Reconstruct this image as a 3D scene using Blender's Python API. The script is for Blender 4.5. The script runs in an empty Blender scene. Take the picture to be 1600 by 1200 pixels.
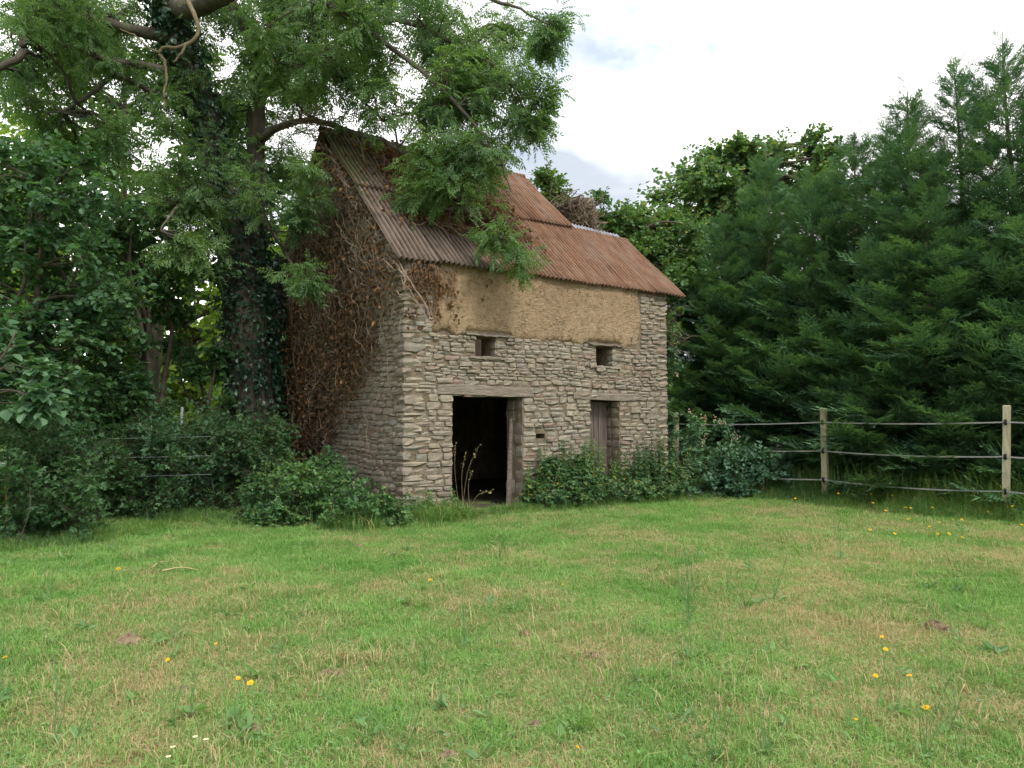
import bpy, math
import numpy as np
from mathutils import Vector, Matrix

# ------------------------------------------------------------------ camera, sky, sun
SC = bpy.context.scene
FOC, EYE, PITCH = 1120.0, 1.6, 0.0512
cam_d = bpy.data.cameras.new('camera')
cam = bpy.data.objects.new('camera', cam_d)
SC.collection.objects.link(cam)
cam.location = (0, 0, EYE)
cam.rotation_euler = (math.pi / 2 + PITCH, 0, 0)
cam_d.sensor_fit = 'HORIZONTAL'
cam_d.sensor_width = 36.0
cam_d.lens = FOC / 1600 * 36
cam_d.clip_end = 3000
SC.camera = cam

SUN_EL, SUN_AZ = math.radians(52), math.radians(148)   # azimuth clockwise from +Y: behind the camera, to the right
world = bpy.data.worlds.new('World')
SC.world = world
world.use_nodes = True
wn = world.node_tree.nodes
wl = world.node_tree.links
for n in list(wn):
    wn.remove(n)
w_out = wn.new('ShaderNodeOutputWorld')
w_bg = wn.new('ShaderNodeBackground')
w_bg.inputs['Strength'].default_value = 0.10
sky = wn.new('ShaderNodeTexSky')
sky.sky_type = 'NISHITA'
sky.sun_disc = False
sky.sun_elevation = SUN_EL
sky.sun_rotation = SUN_AZ
sky.air_density = 1.0
sky.dust_density = 1.5
tc = wn.new('ShaderNodeTexCoord')
mp = wn.new('ShaderNodeMapping')
mp.inputs['Location'].default_value = (-3.58, -8.44, 6.58)
mp.inputs['Scale'].default_value = (1.0, 1.0, 1.9)
cn = wn.new('ShaderNodeTexNoise')
cn.inputs['Scale'].default_value = 2.3
cn.inputs['Detail'].default_value = 7
cn.inputs['Roughness'].default_value = 0.55
cr = wn.new('ShaderNodeValToRGB')
cr.color_ramp.elements[0].position = 0.30
cr.color_ramp.elements[1].position = 0.50
cs = wn.new('ShaderNodeTexNoise')
cs.inputs['Scale'].default_value = 1.6
cs.inputs['Detail'].default_value = 5
csr = wn.new('ShaderNodeValToRGB')
csr.color_ramp.elements[0].position = 0.40
csr.color_ramp.elements[0].color = (3.2, 3.5, 3.95, 1)
csr.color_ramp.elements[1].position = 0.56
csr.color_ramp.elements[1].color = (11.6, 11.5, 11.4, 1)
wmix = wn.new('ShaderNodeMix')
wmix.data_type = 'RGBA'
skyg = wn.new('ShaderNodeVectorMath')
skyg.operation = 'SCALE'
skyg.inputs['Scale'].default_value = 1.0
wl.new(tc.outputs['Generated'], mp.inputs['Vector'])
wl.new(mp.outputs['Vector'], cn.inputs['Vector'])
wl.new(mp.outputs['Vector'], cs.inputs['Vector'])
wl.new(cn.outputs['Fac'], cr.inputs['Fac'])
wl.new(cs.outputs['Fac'], csr.inputs['Fac'])
wl.new(cr.outputs['Color'], wmix.inputs['Factor'])
wl.new(sky.outputs['Color'], skyg.inputs[0])
wl.new(skyg.outputs['Vector'], wmix.inputs['A'])
wl.new(csr.outputs['Color'], wmix.inputs['B'])
wl.new(wmix.outputs['Result'], w_bg.inputs['Color'])
wl.new(w_bg.outputs['Background'], w_out.inputs['Surface'])

sun_d = bpy.data.lights.new('sun', 'SUN')
sun_d.energy = 1.3
sun_d.angle = math.radians(14)
sun_d.color = (1.0, 0.95, 0.87)
sun = bpy.data.objects.new('sun', sun_d)
SC.collection.objects.link(sun)
sdir = Vector((math.sin(SUN_AZ) * math.cos(SUN_EL), math.cos(SUN_AZ) * math.cos(SUN_EL), math.sin(SUN_EL)))
sun.rotation_euler = sdir.to_track_quat('Z', 'Y').to_euler()

SC.view_settings.view_transform = 'Standard'
SC.view_settings.look = 'None'
SC.view_settings.gamma = 1.0
SC.view_settings.use_curve_mapping = False
SC.view_settings.exposure = 1.2
SC.render.engine = 'CYCLES'
SC.cycles.max_bounces = 4
SC.cycles.diffuse_bounces = 3
SC.cycles.glossy_bounces = 2
SC.cycles.transmission_bounces = 3
SC.cycles.use_light_tree = False
SC.cycles.use_adaptive_sampling = True
SC.cycles.adaptive_threshold = 0.025
SC.cycles.use_denoising = True
try:
    SC.cycles.denoiser = 'OPENIMAGEDENOISE'
    SC.cycles.denoising_prefilter = 'ACCURATE'
except Exception:
    pass

# ------------------------------------------------------------------ helpers
COL = SC.collection
PI = math.pi


def R(seed):
    return np.random.default_rng(seed)


def ray(x, y):
    a = (x - 800) / FOC
    b = (600 - y) / FOC
    return np.array([a, math.cos(PITCH) - b * math.sin(PITCH), math.sin(PITCH) + b * math.cos(PITCH)])


def at(x, y, Y):
    d = ray(x, y)
    return np.array([0, 0, EYE]) + d * (Y / d[1])


def at_z(x, y, z):
    d = ray(x, y)
    return np.array([0, 0, EYE]) + d * ((z - EYE) / d[2])


def unit(a):
    return a / np.maximum(np.linalg.norm(a, axis=-1, keepdims=True), 1e-9)


class MB:
    """collects vertices with triangle and quad faces"""

    def __init__(self):
        self.V, self.T, self.Q, self.n = [], [], [], 0

    def add(self, V, F):
        V = np.asarray(V, float).reshape(-1, 3)
        F = np.asarray(F, dtype=np.int64)
        if len(V) == 0 or len(F) == 0:
            return self
        (self.T if F.shape[1] == 3 else self.Q).append(F + self.n)
        self.V.append(V)
        self.n += len(V)
        return self

    def box(self, lo, hi, M=None):
        lo, hi = np.array(lo, float), np.array(hi, float)
        c = np.array([[i & 1, (i >> 1) & 1, (i >> 2) & 1] for i in range(8)], float)
        V = lo + c * (hi - lo)
        if M is not None:
            V = V @ np.array(M)[:3, :3].T + np.array(M)[:3, 3]
        return self.add(V, [[0, 2, 3, 1], [4, 5, 7, 6], [0, 1, 5, 4], [2, 6, 7, 3], [0, 4, 6, 2], [1, 3, 7, 5]])

    def tube(self, P, r, sides=6, cap=True):
        P = np.asarray(P, float)
        n = len(P)
        r = np.broadcast_to(np.asarray(r, float), (n,))
        T = unit(np.gradient(P, axis=0))
        ref = np.array([0.0, 0.0, 1.0]) if abs(T[0][2]) < 0.9 else np.array([1.0, 0, 0])
        A = np.cross(T, ref)
        A = unit(A)
        B = np.cross(T, A)
        an = np.arange(sides) * 2 * PI / sides
        V = P[:, None, :] + r[:, None, None] * (np.cos(an)[None, :, None] * A[:, None, :] + np.sin(an)[None, :, None] * B[:, None, :])
        i, j = np.meshgrid(np.arange(n - 1), np.arange(sides), indexing='ij')
        k = (j + 1) % sides
        F = np.stack([i * sides + j, i * sides + k, (i + 1) * sides + k, (i + 1) * sides + j], -1).reshape(-1, 4)
        base = self.n
        self.add(V.reshape(-1, 3), F)
        if cap and sides == 4:
            self.Q.append(np.array([[0, 1, 2, 3]]) + base + (n - 1) * sides)
        elif cap and sides > 4:
            e = base + (n - 1) * sides
            self.T.append(np.array([[e, e + q, e + q + 1] for q in range(1, sides - 1)]))
        return self

    def build(self, name, mat, parent=None, origin=(0, 0, 0), smooth=False):
        me = bpy.data.meshes.new(name)
        V = np.concatenate(self.V) - np.asarray(origin, float)
        T = np.concatenate(self.T) if self.T else np.zeros((0, 3), np.int64)
        Q = np.concatenate(self.Q) if self.Q else np.zeros((0, 4), np.int64)
        me.vertices.add(len(V))
        me.vertices.foreach_set('co', V.astype(np.float32).ravel())
        loops = np.concatenate([T.ravel(), Q.ravel()]).astype(np.int32)
        me.loops.add(len(loops))
        me.loops.foreach_set('vertex_index', loops)
        me.polygons.add(len(T) + len(Q))
        starts = np.concatenate([np.arange(len(T)) * 3, len(T) * 3 + np.arange(len(Q)) * 4]).astype(np.int32)
        me.polygons.foreach_set('loop_start', starts)
        me.polygons.foreach_set('use_smooth', np.full(len(T) + len(Q), bool(smooth)))
        me.update(calc_edges=True)
        me.materials.append(mat)
        ob = bpy.data.objects.new(name, me)
        COL.objects.link(ob)
        if parent is not None:
            ob.parent = parent
        return ob


def tag(o, label=None, cat=None, group=None, kind=None):
    if label:
        o['label'] = label
    if cat:
        o['category'] = cat
    if group:
        o['group'] = group
    if kind:
        o['kind'] = kind
    return o


def empty(name, loc, rz=0.0):
    o = bpy.data.objects.new(name, None)
    COL.objects.link(o)
    o.location = loc
    o.rotation_euler = (0, 0, rz)
    o.empty_display_size = 0.2
    return o


def copy_tree(o, parent=None):
    c = o.copy()
    COL.objects.link(c)
    c.parent = parent
    for ch in list(o.children):
        copy_tree(ch, c)
    return c


def wobble(P, amp, rng, n=None):
    """smooth random offset of a polyline, endpoints kept"""
    n = n or len(P)
    P = np.asarray(P, float)
    s = np.linspace(0, 1, len(P))
    S = np.linspace(0, 1, n)
    Q = np.stack([np.interp(S, s, P[:, k]) for k in range(3)], -1)
    off = np.zeros_like(Q)
    for f in (2, 5, 9):
        off += rng.normal(0, 1.0 / f, 3) * np.sin(S * PI * f + rng.uniform(0, 6))[:, None] * 1.2
    return Q + off * amp * np.minimum(1, np.minimum(S, 1 - S) * 6)[:, None]


def smooth_path(P, k=5):
    """Catmull-Rom resampling; P may have any number of columns"""
    P = np.asarray(P, float)
    Q = np.vstack([2 * P[0] - P[1], P, 2 * P[-1] - P[-2]])
    out = []
    for i in range(1, len(Q) - 2):
        for t in np.arange(k) / k:
            a, b, c, d = Q[i - 1], Q[i], Q[i + 1], Q[i + 2]
            out.append(0.5 * ((2 * b) + (-a + c) * t + (2 * a - 5 * b + 4 * c - d) * t * t + (-a + 3 * b - 3 * c + d) * t ** 3))
    out.append(P[-1])
    return np.array(out)


# ------------------------------------------------------------------ materials
class NT:
    def __init__(self, name):
        self.m = bpy.data.materials.new(name)
        self.m.use_nodes = True
        self.t = self.m.node_tree
        for n in list(self.t.nodes):
            self.t.nodes.remove(n)

    def n(self, typ, **kw):
        nd = self.t.nodes.new('ShaderNode' + typ)
        for k, v in kw.items():
            if k in nd.inputs.keys():
                nd.inputs[k].default_value = v
            else:
                setattr(nd, k, v)
        return nd

    def l(self, a, b):
        self.t.links.new(a, b)

    def noise(self, vec, scale, detail=4, rough=0.55, dist=0.0):
        x = self.n('TexNoise')
        x.inputs['Scale'].default_value = scale
        x.inputs['Detail'].default_value = detail
        x.inputs['Roughness'].default_value = rough
        x.inputs['Distortion'].default_value = dist
        if vec is not None:
            self.l(vec, x.inputs['Vector'])
        return x.outputs['Fac']

    def ramp(self, fac, stops):
        x = self.n('ValToRGB')
        e = x.color_ramp.elements
        while len(e) < len(stops):
            e.new(0.5)
        for q, (p, c) in zip(e, stops):
            q.position = p
            q.color = (c[0], c[1], c[2], 1) if not isinstance(c, (int, float)) else (c, c, c, 1)
        self.l(fac, x.inputs['Fac'])
        return x.outputs['Color']

    def mix(self, fac, a, b, mode='MIX'):
        x = self.n('Mix', data_type='RGBA', blend_type=mode)
        for v, s in ((fac, 'Factor'), (a, 'A'), (b, 'B')):
            if isinstance(v, (int, float)):
                x.inputs[s].default_value = v if s == 'Factor' else (v, v, v, 1)
            elif isinstance(v, tuple):
                x.inputs[s].default_value = (*v, 1)
            else:
                self.l(v, x.inputs[s])
        return x.outputs['Result']

    def math(self, op, a, b=0.0, clamp=False):
        x = self.n('Math', operation=op, use_clamp=clamp)
        for i, v in enumerate((a, b)):
            if isinstance(v, (int, float)):
                x.inputs[i].default_value = v
            else:
                self.l(v, x.inputs[i])
        return x.outputs[0]

    def bump(self, h, strength=0.5, dist=0.02):
        x = self.n('Bump')
        x.inputs['Strength'].default_value = strength
        x.inputs['Distance'].default_value = dist
        self.l(h, x.inputs['Height'])
        return x.outputs['Normal']

    def out(self, sh):
        o = self.n('OutputMaterial')
        self.l(sh, o.inputs['Surface'])
        return self.m

    def principled(self, col, rough=0.8, normal=None, spec=0.3, metal=None):
        b = self.n('BsdfPrincipled')
        if isinstance(col, tuple):
            b.inputs['Base Color'].default_value = (*col, 1)
        else:
            self.l(col, b.inputs['Base Color'])
        if isinstance(rough, (int, float)):
            b.inputs['Roughness'].default_value = rough
        else:
            self.l(rough, b.inputs['Roughness'])
        b.inputs['Specular IOR Level'].default_value = spec
        if metal is not None:
            if isinstance(metal, (int, float)):
                b.inputs['Metallic'].default_value = metal
            else:
                self.l(metal, b.inputs['Metallic'])
        if normal is not None:
            self.l(normal, b.inputs['Normal'])
        return b.outputs['BSDF']


def leaf_mat(name, c1, c2, c3=None, trans=0.35, rough=0.5, spec=0.35, nscale=0.8, matt=False):
    """two greens by leaf, a drift between clumps, light through the blade"""
    k = NT(name)
    g = k.n('NewGeometry')
    oi = k.n('ObjectInfo')
    r = k.math('FRACT', k.math('ADD', g.outputs['Random Per Island'], oi.outputs['Random']))
    col = k.mix(r, c1, c2)
    if c3:
        sel = k.ramp(r, [(0.90, 0.0), (0.95, 1.0)])
        col = k.mix(sel, col, c3)
    drift = k.noise(g.outputs['Position'], nscale, 1)
    col = k.mix(k.ramp(drift, [(0.3, 0.0), (0.7, 1.0)]), k.mix(1.0, col, (0.72, 0.78, 0.85), 'MULTIPLY'), k.mix(1.0, col, (1.25, 1.18, 0.95), 'MULTIPLY'))
    if matt:
        df = k.n('BsdfDiffuse')
        k.l(col, df.inputs['Color'])
        p = df.outputs[0]
    else:
        p = k.principled(col, rough, spec=spec)
    tr = k.n('BsdfTranslucent')
    k.l(k.mix(1.0, col, (1.25, 1.3, 0.55), 'MULTIPLY'), tr.inputs['Color'])
    mx = k.n('MixShader')
    mx.inputs[0].default_value = trans
    k.l(p, mx.inputs[1])
    k.l(tr.outputs[0], mx.inputs[2])
    return k.out(mx.outputs[0])


def plain_mat(name, c1, c2, scale=6.0, rough=0.85, bump=0.4, bscale=30, dist=0.01, stretch=None, coords='Object', spec=0.25, detail=5):
    k = NT(name)
    t = k.n('TexCoord')
    v = t.outputs[coords]
    if stretch:
        m = k.n('Mapping')
        m.inputs['Scale'].default_value = stretch
        k.l(v, m.inputs['Vector'])
        v = m.outputs['Vector']
    f = k.noise(v, scale, detail)
    oi = k.n('ObjectInfo')
    col = k.mix(k.ramp(f, [(0.32, 0.0), (0.68, 1.0)]), c1, c2)
    val = k.math('ADD', k.math('MULTIPLY', oi.outputs['Random'], 0.3), 0.85)
    col = k.mix(1.0, col, val, 'MULTIPLY')
    nb = k.bump(k.noise(v, bscale, 4), bump, dist)
    return k.out(k.principled(col, rough, nb, spec))


M = {}
M['ash'] = leaf_mat('ash_leaf', (0.080, 0.165, 0.068), (0.175, 0.285, 0.118), trans=0.5)
M['hazel'] = leaf_mat('hazel_leaf', (0.042, 0.112, 0.050), (0.092, 0.190, 0.078), trans=0.42)
M['glade'] = leaf_mat('glade_leaf', (0.15, 0.25, 0.045), (0.24, 0.34, 0.075), trans=0.55)
M['oak'] = leaf_mat('oak_leaf', (0.072, 0.155, 0.055), (0.135, 0.24, 0.09), (0.24, 0.25, 0.07), trans=0.35)
M['ivy'] = leaf_mat('ivy_leaf', (0.018, 0.056, 0.030), (0.036, 0.095, 0.045), trans=0.15, rough=0.35, spec=0.5)
M['bramble'] = leaf_mat('bramble_leaf', (0.055, 0.145, 0.058), (0.125, 0.25, 0.085), (0.24, 0.32, 0.08), trans=0.38)
M['nettle'] = leaf_mat('nettle_leaf', (0.060, 0.145, 0.065), (0.125, 0.23, 0.10), (0.28, 0.26, 0.07), trans=0.38)
M['bluegreen'] = leaf_mat('bramble_blue_leaf', (0.056, 0.135, 0.072), (0.115, 0.22, 0.115), trans=0.28, rough=0.42)
M['conifer'] = leaf_mat('cypress_spray', (0.065, 0.150, 0.088), (0.165, 0.285, 0.155), trans=0.25, nscale=2.2, matt=True)
M['dead_leaf'] = leaf_mat('dead_ivy_leaf', (0.105, 0.064, 0.042), (0.19, 0.112, 0.068), (0.30, 0.165, 0.095), trans=0.2, matt=True)
M['long_grass'] = leaf_mat('long_grass_blade', (0.09, 0.20, 0.06), (0.17, 0.29, 0.095), (0.48, 0.40, 0.22), trans=0.4, matt=True)
M['weed'] = leaf_mat('lawn_weed_leaf', (0.135, 0.26, 0.095), (0.21, 0.35, 0.155), trans=0.4)
M['petal'] = leaf_mat('yellow_petal', (0.62, 0.40, 0.02), (0.72, 0.50, 0.03), trans=0.3)
M['daisy'] = leaf_mat('white_petal', (0.75, 0.75, 0.72), (0.8, 0.8, 0.78), trans=0.3)
M['blossom'] = leaf_mat('bramble_blossom', (0.50, 0.40, 0.38), (0.42, 0.28, 0.22), trans=0.3)
M['bark'] = plain_mat('ash_bark', (0.055, 0.046, 0.036), (0.12, 0.105, 0.08), 5, 0.9, 0.9, 16, 0.04, (1, 1, 0.25))
M['twig'] = plain_mat('twig_bark', (0.050, 0.040, 0.030), (0.10, 0.085, 0.06), 9, 0.9, 0.3)
M['dead_wood'] = plain_mat('dead_branch_wood', (0.13, 0.10, 0.06), (0.22, 0.175, 0.105), 9, 0.85, 0.4)
M['ivy_stem'] = plain_mat('ivy_stem_bark', (0.13, 0.095, 0.065), (0.24, 0.185, 0.13), 8, 0.9, 0.3)
M['conifer_bark'] = plain_mat('conifer_bark', (0.10, 0.062, 0.045), (0.17, 0.11, 0.08), 8, 0.9, 0.5)
M['grey_timber'] = plain_mat('weathered_timber', (0.13, 0.105, 0.085), (0.26, 0.225, 0.18), 6, 0.9, 0.7, 18, 0.012, (0.6, 5, 5))
M['lintel'] = plain_mat('lintel_timber', (0.165, 0.135, 0.105), (0.29, 0.245, 0.195), 5, 0.9, 0.8, 14, 0.02, (0.7, 4, 4))
M['door_wood'] = plain_mat('door_plank_wood', (0.085, 0.064, 0.056), (0.16, 0.125, 0.11), 6, 0.9, 0.7, 20, 0.008, (6, 6, 0.6))
M['post'] = plain_mat('fence_post_wood', (0.27, 0.24, 0.15), (0.42, 0.385, 0.27), 7, 0.9, 0.6, 25, 0.006, (5, 5, 0.5))
M['tape'] = plain_mat('fence_tape', (0.26, 0.26, 0.235), (0.38, 0.38, 0.345), 4, 0.7, 0.1)
M['black'] = plain_mat('insulator_plastic', (0.012, 0.012, 0.013), (0.02, 0.02, 0.022), 8, 0.45, 0.0)
M['orange'] = plain_mat('orange_stake_paint', (0.55, 0.20, 0.03), (0.65, 0.27, 0.05), 8, 0.6, 0.1)
M['white'] = plain_mat('white_plastic', (0.7, 0.7, 0.7), (0.8, 0.8, 0.8), 8, 0.5, 0.0)
M['steel'] = plain_mat('grey_steel', (0.25, 0.27, 0.28), (0.36, 0.38, 0.40), 8, 0.6, 0.1)
M['soil'] = plain_mat('dry_soil', (0.15, 0.105, 0.065), (0.27, 0.20, 0.125), 22, 0.95, 0.9, 60, 0.02)
M['straw'] = plain_mat('straw_stalk', (0.33, 0.26, 0.12), (0.46, 0.38, 0.2), 8, 0.9, 0.1)
M['core'] = plain_mat('wall_mortar', (0.12, 0.093, 0.063), (0.22, 0.175, 0.12), 7, 0.95, 0.8, 30, 0.02)
M['floor'] = plain_mat('earth_floor', (0.06, 0.048, 0.036), (0.11, 0.09, 0.065), 5, 0.95, 0.8, 20, 0.02)


def stone_material():
    k = NT('fieldstone')
    g = k.n('NewGeometry')
    oi = k.n('ObjectInfo')
    tcn = k.n('TexCoord')
    r = k.math('FRACT', k.math('ADD', k.math('MULTIPLY', g.outputs['Random Per Island'], 3.7), k.math('MULTIPLY', oi.outputs['Random'], 7.3)))
    base = k.ramp(r, [(0.0, (0.278, 0.239, 0.187)), (0.2, (0.318, 0.278, 0.215)), (0.42, (0.237, 0.217, 0.181)), (0.6, (0.348, 0.310, 0.244)), (0.78, (0.247, 0.207, 0.166)), (0.90, (0.288, 0.207, 0.166)), (0.95, (0.303, 0.267, 0.210)), (1.0, (0.323, 0.313, 0.273))])
    pos = g.outputs['Position']
    blot = k.noise(pos, 9, 6, 0.65)
    col = k.mix(k.ramp(blot, [(0.35, 0.0), (0.7, 1.0)]), k.mix(1.0, base, (0.70, 0.70, 0.72), 'MULTIPLY'), k.mix(1.0, base, (1.12, 1.08, 1.0), 'MULTIPLY'))
    lich = k.ramp(k.noise(pos, 26, 3), [(0.62, 0.0), (0.72, 0.6)])
    col = k.mix(lich, col, (0.42, 0.41, 0.36))
    damp = k.ramp(k.noise(pos, 1.3, 3), [(0.4, 0.0), (0.7, 0.35)])
    col = k.mix(damp, col, (0.22, 0.175, 0.135))
    h = k.math('ADD', k.noise(pos, 35, 5, 0.65), k.math('MULTIPLY', k.noise(pos, 11, 3), 1.5))
    return k.out(k.principled(col, 0.93, k.bump(h, 0.7, 0.012), 0.2))


M['stone'] = stone_material()


def clay_material():
    k = NT('cob_clay')
    t = k.n('TexCoord')
    v = t.outputs['Object']
    big = k.noise(v, 1.1, 5)
    col = k.mix(k.ramp(big, [(0.3, 0.0), (0.7, 1.0)]), (0.385, 0.268, 0.160), (0.485, 0.355, 0.222))
    mid = k.noise(v, 10, 6, 0.75)
    col = k.mix(k.ramp(mid, [(0.34, 0.85), (0.50, 0.0)]), col, (0.215, 0.15, 0.09))
    col = k.mix(k.ramp(mid, [(0.55, 0.0), (0.70, 0.6)]), col, (0.52, 0.42, 0.285))
    m = k.n('Mapping')
    m.inputs['Scale'].default_value = (1, 1, 2.2)
    m.inputs['Rotation'].default_value = (0.2, 0.6, 0.3)
    k.l(v, m.inputs['Vector'])
    fleck = k.noise(m.outputs['Vector'], 24, 4, 0.7)
    col = k.mix(k.ramp(fleck, [(0.30, 0.9), (0.40, 0.0)]), col, (0.13, 0.085, 0.055))
    col = k.mix(k.ramp(fleck, [(0.66, 0.0), (0.76, 0.6)]), col, (0.60, 0.48, 0.30))
    st = k.n('Mapping')
    st.inputs['Scale'].default_value = (2.2, 1, 0.35)
    k.l(v, st.inputs['Vector'])
    stain = k.ramp(k.noise(st.outputs['Vector'], 1.2, 5, 0.65), [(0.54, 0.0), (0.76, 0.4)])
    col = k.mix(stain, col, (0.22, 0.165, 0.11))
    cv = k.n('TexVoronoi', feature='DISTANCE_TO_EDGE')
    cv.inputs['Scale'].default_value = 2.1
    wv = k.n('VectorMath', operation='ADD')
    nz = k.n('TexNoise')
    nz.inputs['Scale'].default_value = 3.0
    k.l(v, nz.inputs['Vector'])
    k.l(v, wv.inputs[0])
    k.l(nz.outputs['Color'], wv.inputs[1])
    k.l(wv.outputs[0], cv.inputs['Vector'])
    crack = k.math('MULTIPLY', k.ramp(cv.outputs['Distance'], [(0.0, 1.0), (0.022, 0.0)]), k.ramp(k.noise(v, 1.7, 2), [(0.54, 0.0), (0.66, 0.6)]))
    col = k.mix(crack, col, (0.12, 0.085, 0.055))
    h = k.math('ADD', k.math('MULTIPLY', k.noise(v, 14, 6, 0.7), 1.4), fleck)
    h = k.math('SUBTRACT', h, crack)
    return k.out(k.principled(col, 0.95, k.bump(h, 1.0, 0.05), 0.15))


M['clay'] = clay_material()


def rust_material():
    k = NT('rusty_corrugated_iron')
    t = k.n('TexCoord')
    v = t.outputs['Object']
    oi = k.n('ObjectInfo')
    sep = k.n('SeparateXYZ')
    k.l(v, sep.inputs[0])
    st = k.n('Mapping')
    st.inputs['Scale'].default_value = (9, 1.0, 1.0)
    k.l(v, st.inputs['Vector'])
    streak = k.noise(st.outputs['Vector'], 1.4, 6, 0.65)
    fine = k.noise(v, 20, 6, 0.7)
    rust = k.mix(k.ramp(streak, [(0.3, 0.0), (0.7, 1.0)]), (0.13, 0.066, 0.040), (0.295, 0.165, 0.102))
    brown = k.mix(k.ramp(streak, [(0.3, 0.0), (0.7, 1.0)]), (0.105, 0.077, 0.058), (0.205, 0.155, 0.118))
    # the older end of the roof, towards the trees, is browner; the boundary wanders with the noise
    xf = k.math('ADD', k.math('MULTIPLY', sep.outputs[0], 0.24), k.math('MULTIPLY', k.noise(v, 0.9, 4), 0.7))
    xf = k.math('ADD', xf, k.math('MULTIPLY', oi.outputs['Random'], 0.16))
    orange = k.ramp(k.noise(st.outputs['Vector'], 2.3, 4, 0.6), [(0.56, 0.0), (0.7, 0.7)])
    rust = k.mix(orange, rust, (0.25, 0.112, 0.056))
    col = k.mix(k.ramp(xf, [(0.75, 0.0), (1.15, 1.0)]), brown, rust)
    col = k.mix(k.ramp(fine, [(0.32, 0.6), (0.46, 0.0)]), col, k.mix(1.0, col, (0.55, 0.5, 0.48), 'MULTIPLY'))
    patch = k.ramp(k.noise(st.outputs['Vector'], 0.7, 5, 0.7), [(0.48, 0.0), (0.66, 0.65)])
    col = k.mix(patch, col, (0.205, 0.165, 0.135))
    grey = k.ramp(k.noise(v, 7, 4, 0.6), [(0.66, 0.0), (0.72, 0.75)])
    col = k.mix(grey, col, (0.22, 0.22, 0.22))
    mf = k.math('MULTIPLY', k.math('SUBTRACT', 1.5, sep.outputs[0]), 0.5)
    mf = k.math('ADD', k.math('MULTIPLY', k.math('SUBTRACT', sep.outputs[2], 5.4), 0.4), mf)
    mf = k.math('ADD', mf, k.math('MULTIPLY', k.math('SUBTRACT', k.noise(v, 5, 6, 0.7), 0.5), 2.2))
    moss = k.ramp(mf, [(0.95, 0.0), (1.4, 0.8)])
    col = k.mix(moss, col, (0.070, 0.072, 0.024))
    # dirt and leaf mould in the troughs, plus corrugation shading painted into the colour
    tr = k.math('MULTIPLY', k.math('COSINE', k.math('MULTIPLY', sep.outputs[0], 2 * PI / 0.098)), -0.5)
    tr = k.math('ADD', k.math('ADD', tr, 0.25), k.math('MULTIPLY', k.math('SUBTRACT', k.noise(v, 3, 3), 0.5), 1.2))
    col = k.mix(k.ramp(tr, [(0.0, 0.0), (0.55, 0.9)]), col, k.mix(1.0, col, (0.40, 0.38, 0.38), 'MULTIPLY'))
    val = k.math('ADD', k.math('MULTIPLY', oi.outputs['Random'], 0.25), 0.9)
    col = k.mix(1.0, col, val, 'MULTIPLY')
    return k.out(k.principled(col, 0.82, k.bump(fine, 0.35, 0.006), 0.25))


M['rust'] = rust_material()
M['galv'] = plain_mat('galvanised_iron', (0.22, 0.24, 0.27), (0.34, 0.36, 0.40), 7, 0.6, 0.2, 30, 0.004)


def lawn_masks(k, pos):
    """straw patches and green drift shared by the ground and the blades on it"""
    big = k.noise(pos, 0.55, 1)
    mid = k.noise(pos, 2.3, 2, 0.6)
    s = k.math('ADD', k.math('MULTIPLY', big, 0.55), k.math('MULTIPLY', mid, 0.45))
    sep = k.n('SeparateXYZ')
    k.l(pos, sep.inputs[0])
    # the grass stays greener along the trees and the barn than out in the open middle
    g = k.math('MULTIPLY', k.math('SUBTRACT', sep.outputs[1], 8.0), 0.012)
    g = k.math('SUBTRACT', k.math('MULTIPLY', k.math('ADD', sep.outputs[0], 0.5), 0.010), g)
    return k.math('ADD', s, k.math('MINIMUM', k.math('MAXIMUM', g, -0.08), 0.04))


def ground_material():
    k = NT('lawn_ground')
    g = k.n('NewGeometry')
    pos = g.outputs['Position']
    s = lawn_masks(k, pos)
    col = k.mix(k.ramp(s, [(0.42, 0.0), (0.60, 1.0)]), (0.095, 0.185, 0.042), (0.26, 0.215, 0.10))
    f = k.noise(pos, 30, 5, 0.7)
    col = k.mix(k.ramp(f, [(0.3, 0.7), (0.5, 0.0)]), col, (0.075, 0.065, 0.035))
    return k.out(k.principled(col, 0.95, k.bump(f, 0.8, 0.03), 0.15))


def grass_material(name, greens, straw, shift=0.0, straw_bias=0.0):
    k = NT(name)
    g = k.n('NewGeometry')
    oi = k.n('ObjectInfo')
    r = k.math('FRACT', k.math('ADD', g.outputs['Random Per Island'], oi.outputs['Random']))
    s = lawn_masks(k, g.outputs['Position'])
    drift = k.noise(g.outputs['Position'], 0.9, 1)
    col = k.mix(r, greens[0], greens[1])
    col = k.mix(k.ramp(drift, [(0.35, 0.0), (0.65, 1.0)]), col, k.mix(r, greens[1], greens[2]))
    pick = k.math('ADD', k.math('MULTIPLY', k.math('SUBTRACT', s, 0.47 - straw_bias), 3.4), k.math('MULTIPLY', k.math('SUBTRACT', r, 0.5), 1.2))
    col = k.mix(k.ramp(pick, [(0.10, 0.0), (0.45, 1.0)]), col, straw)
    df = k.n('BsdfDiffuse')
    k.l(col, df.inputs['Color'])
    p = df.outputs[0]
    tr = k.n('BsdfTranslucent')
    k.l(k.mix(1.0, col, (1.2, 1.2, 0.6), 'MULTIPLY'), tr.inputs['Color'])
    mx = k.n('MixShader')
    mx.inputs[0].default_value = 0.3
    k.l(p, mx.inputs[1])
    k.l(tr.outputs[0], mx.inputs[2])
    return k.out(mx.outputs[0])


M['ground'] = ground_material()
M['grass'] = grass_material('grass_blade', [(0.118, 0.262, 0.060), (0.192, 0.358, 0.095), (0.27, 0.405, 0.13)], (0.46, 0.375, 0.215), 0.0, -0.04)

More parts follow.
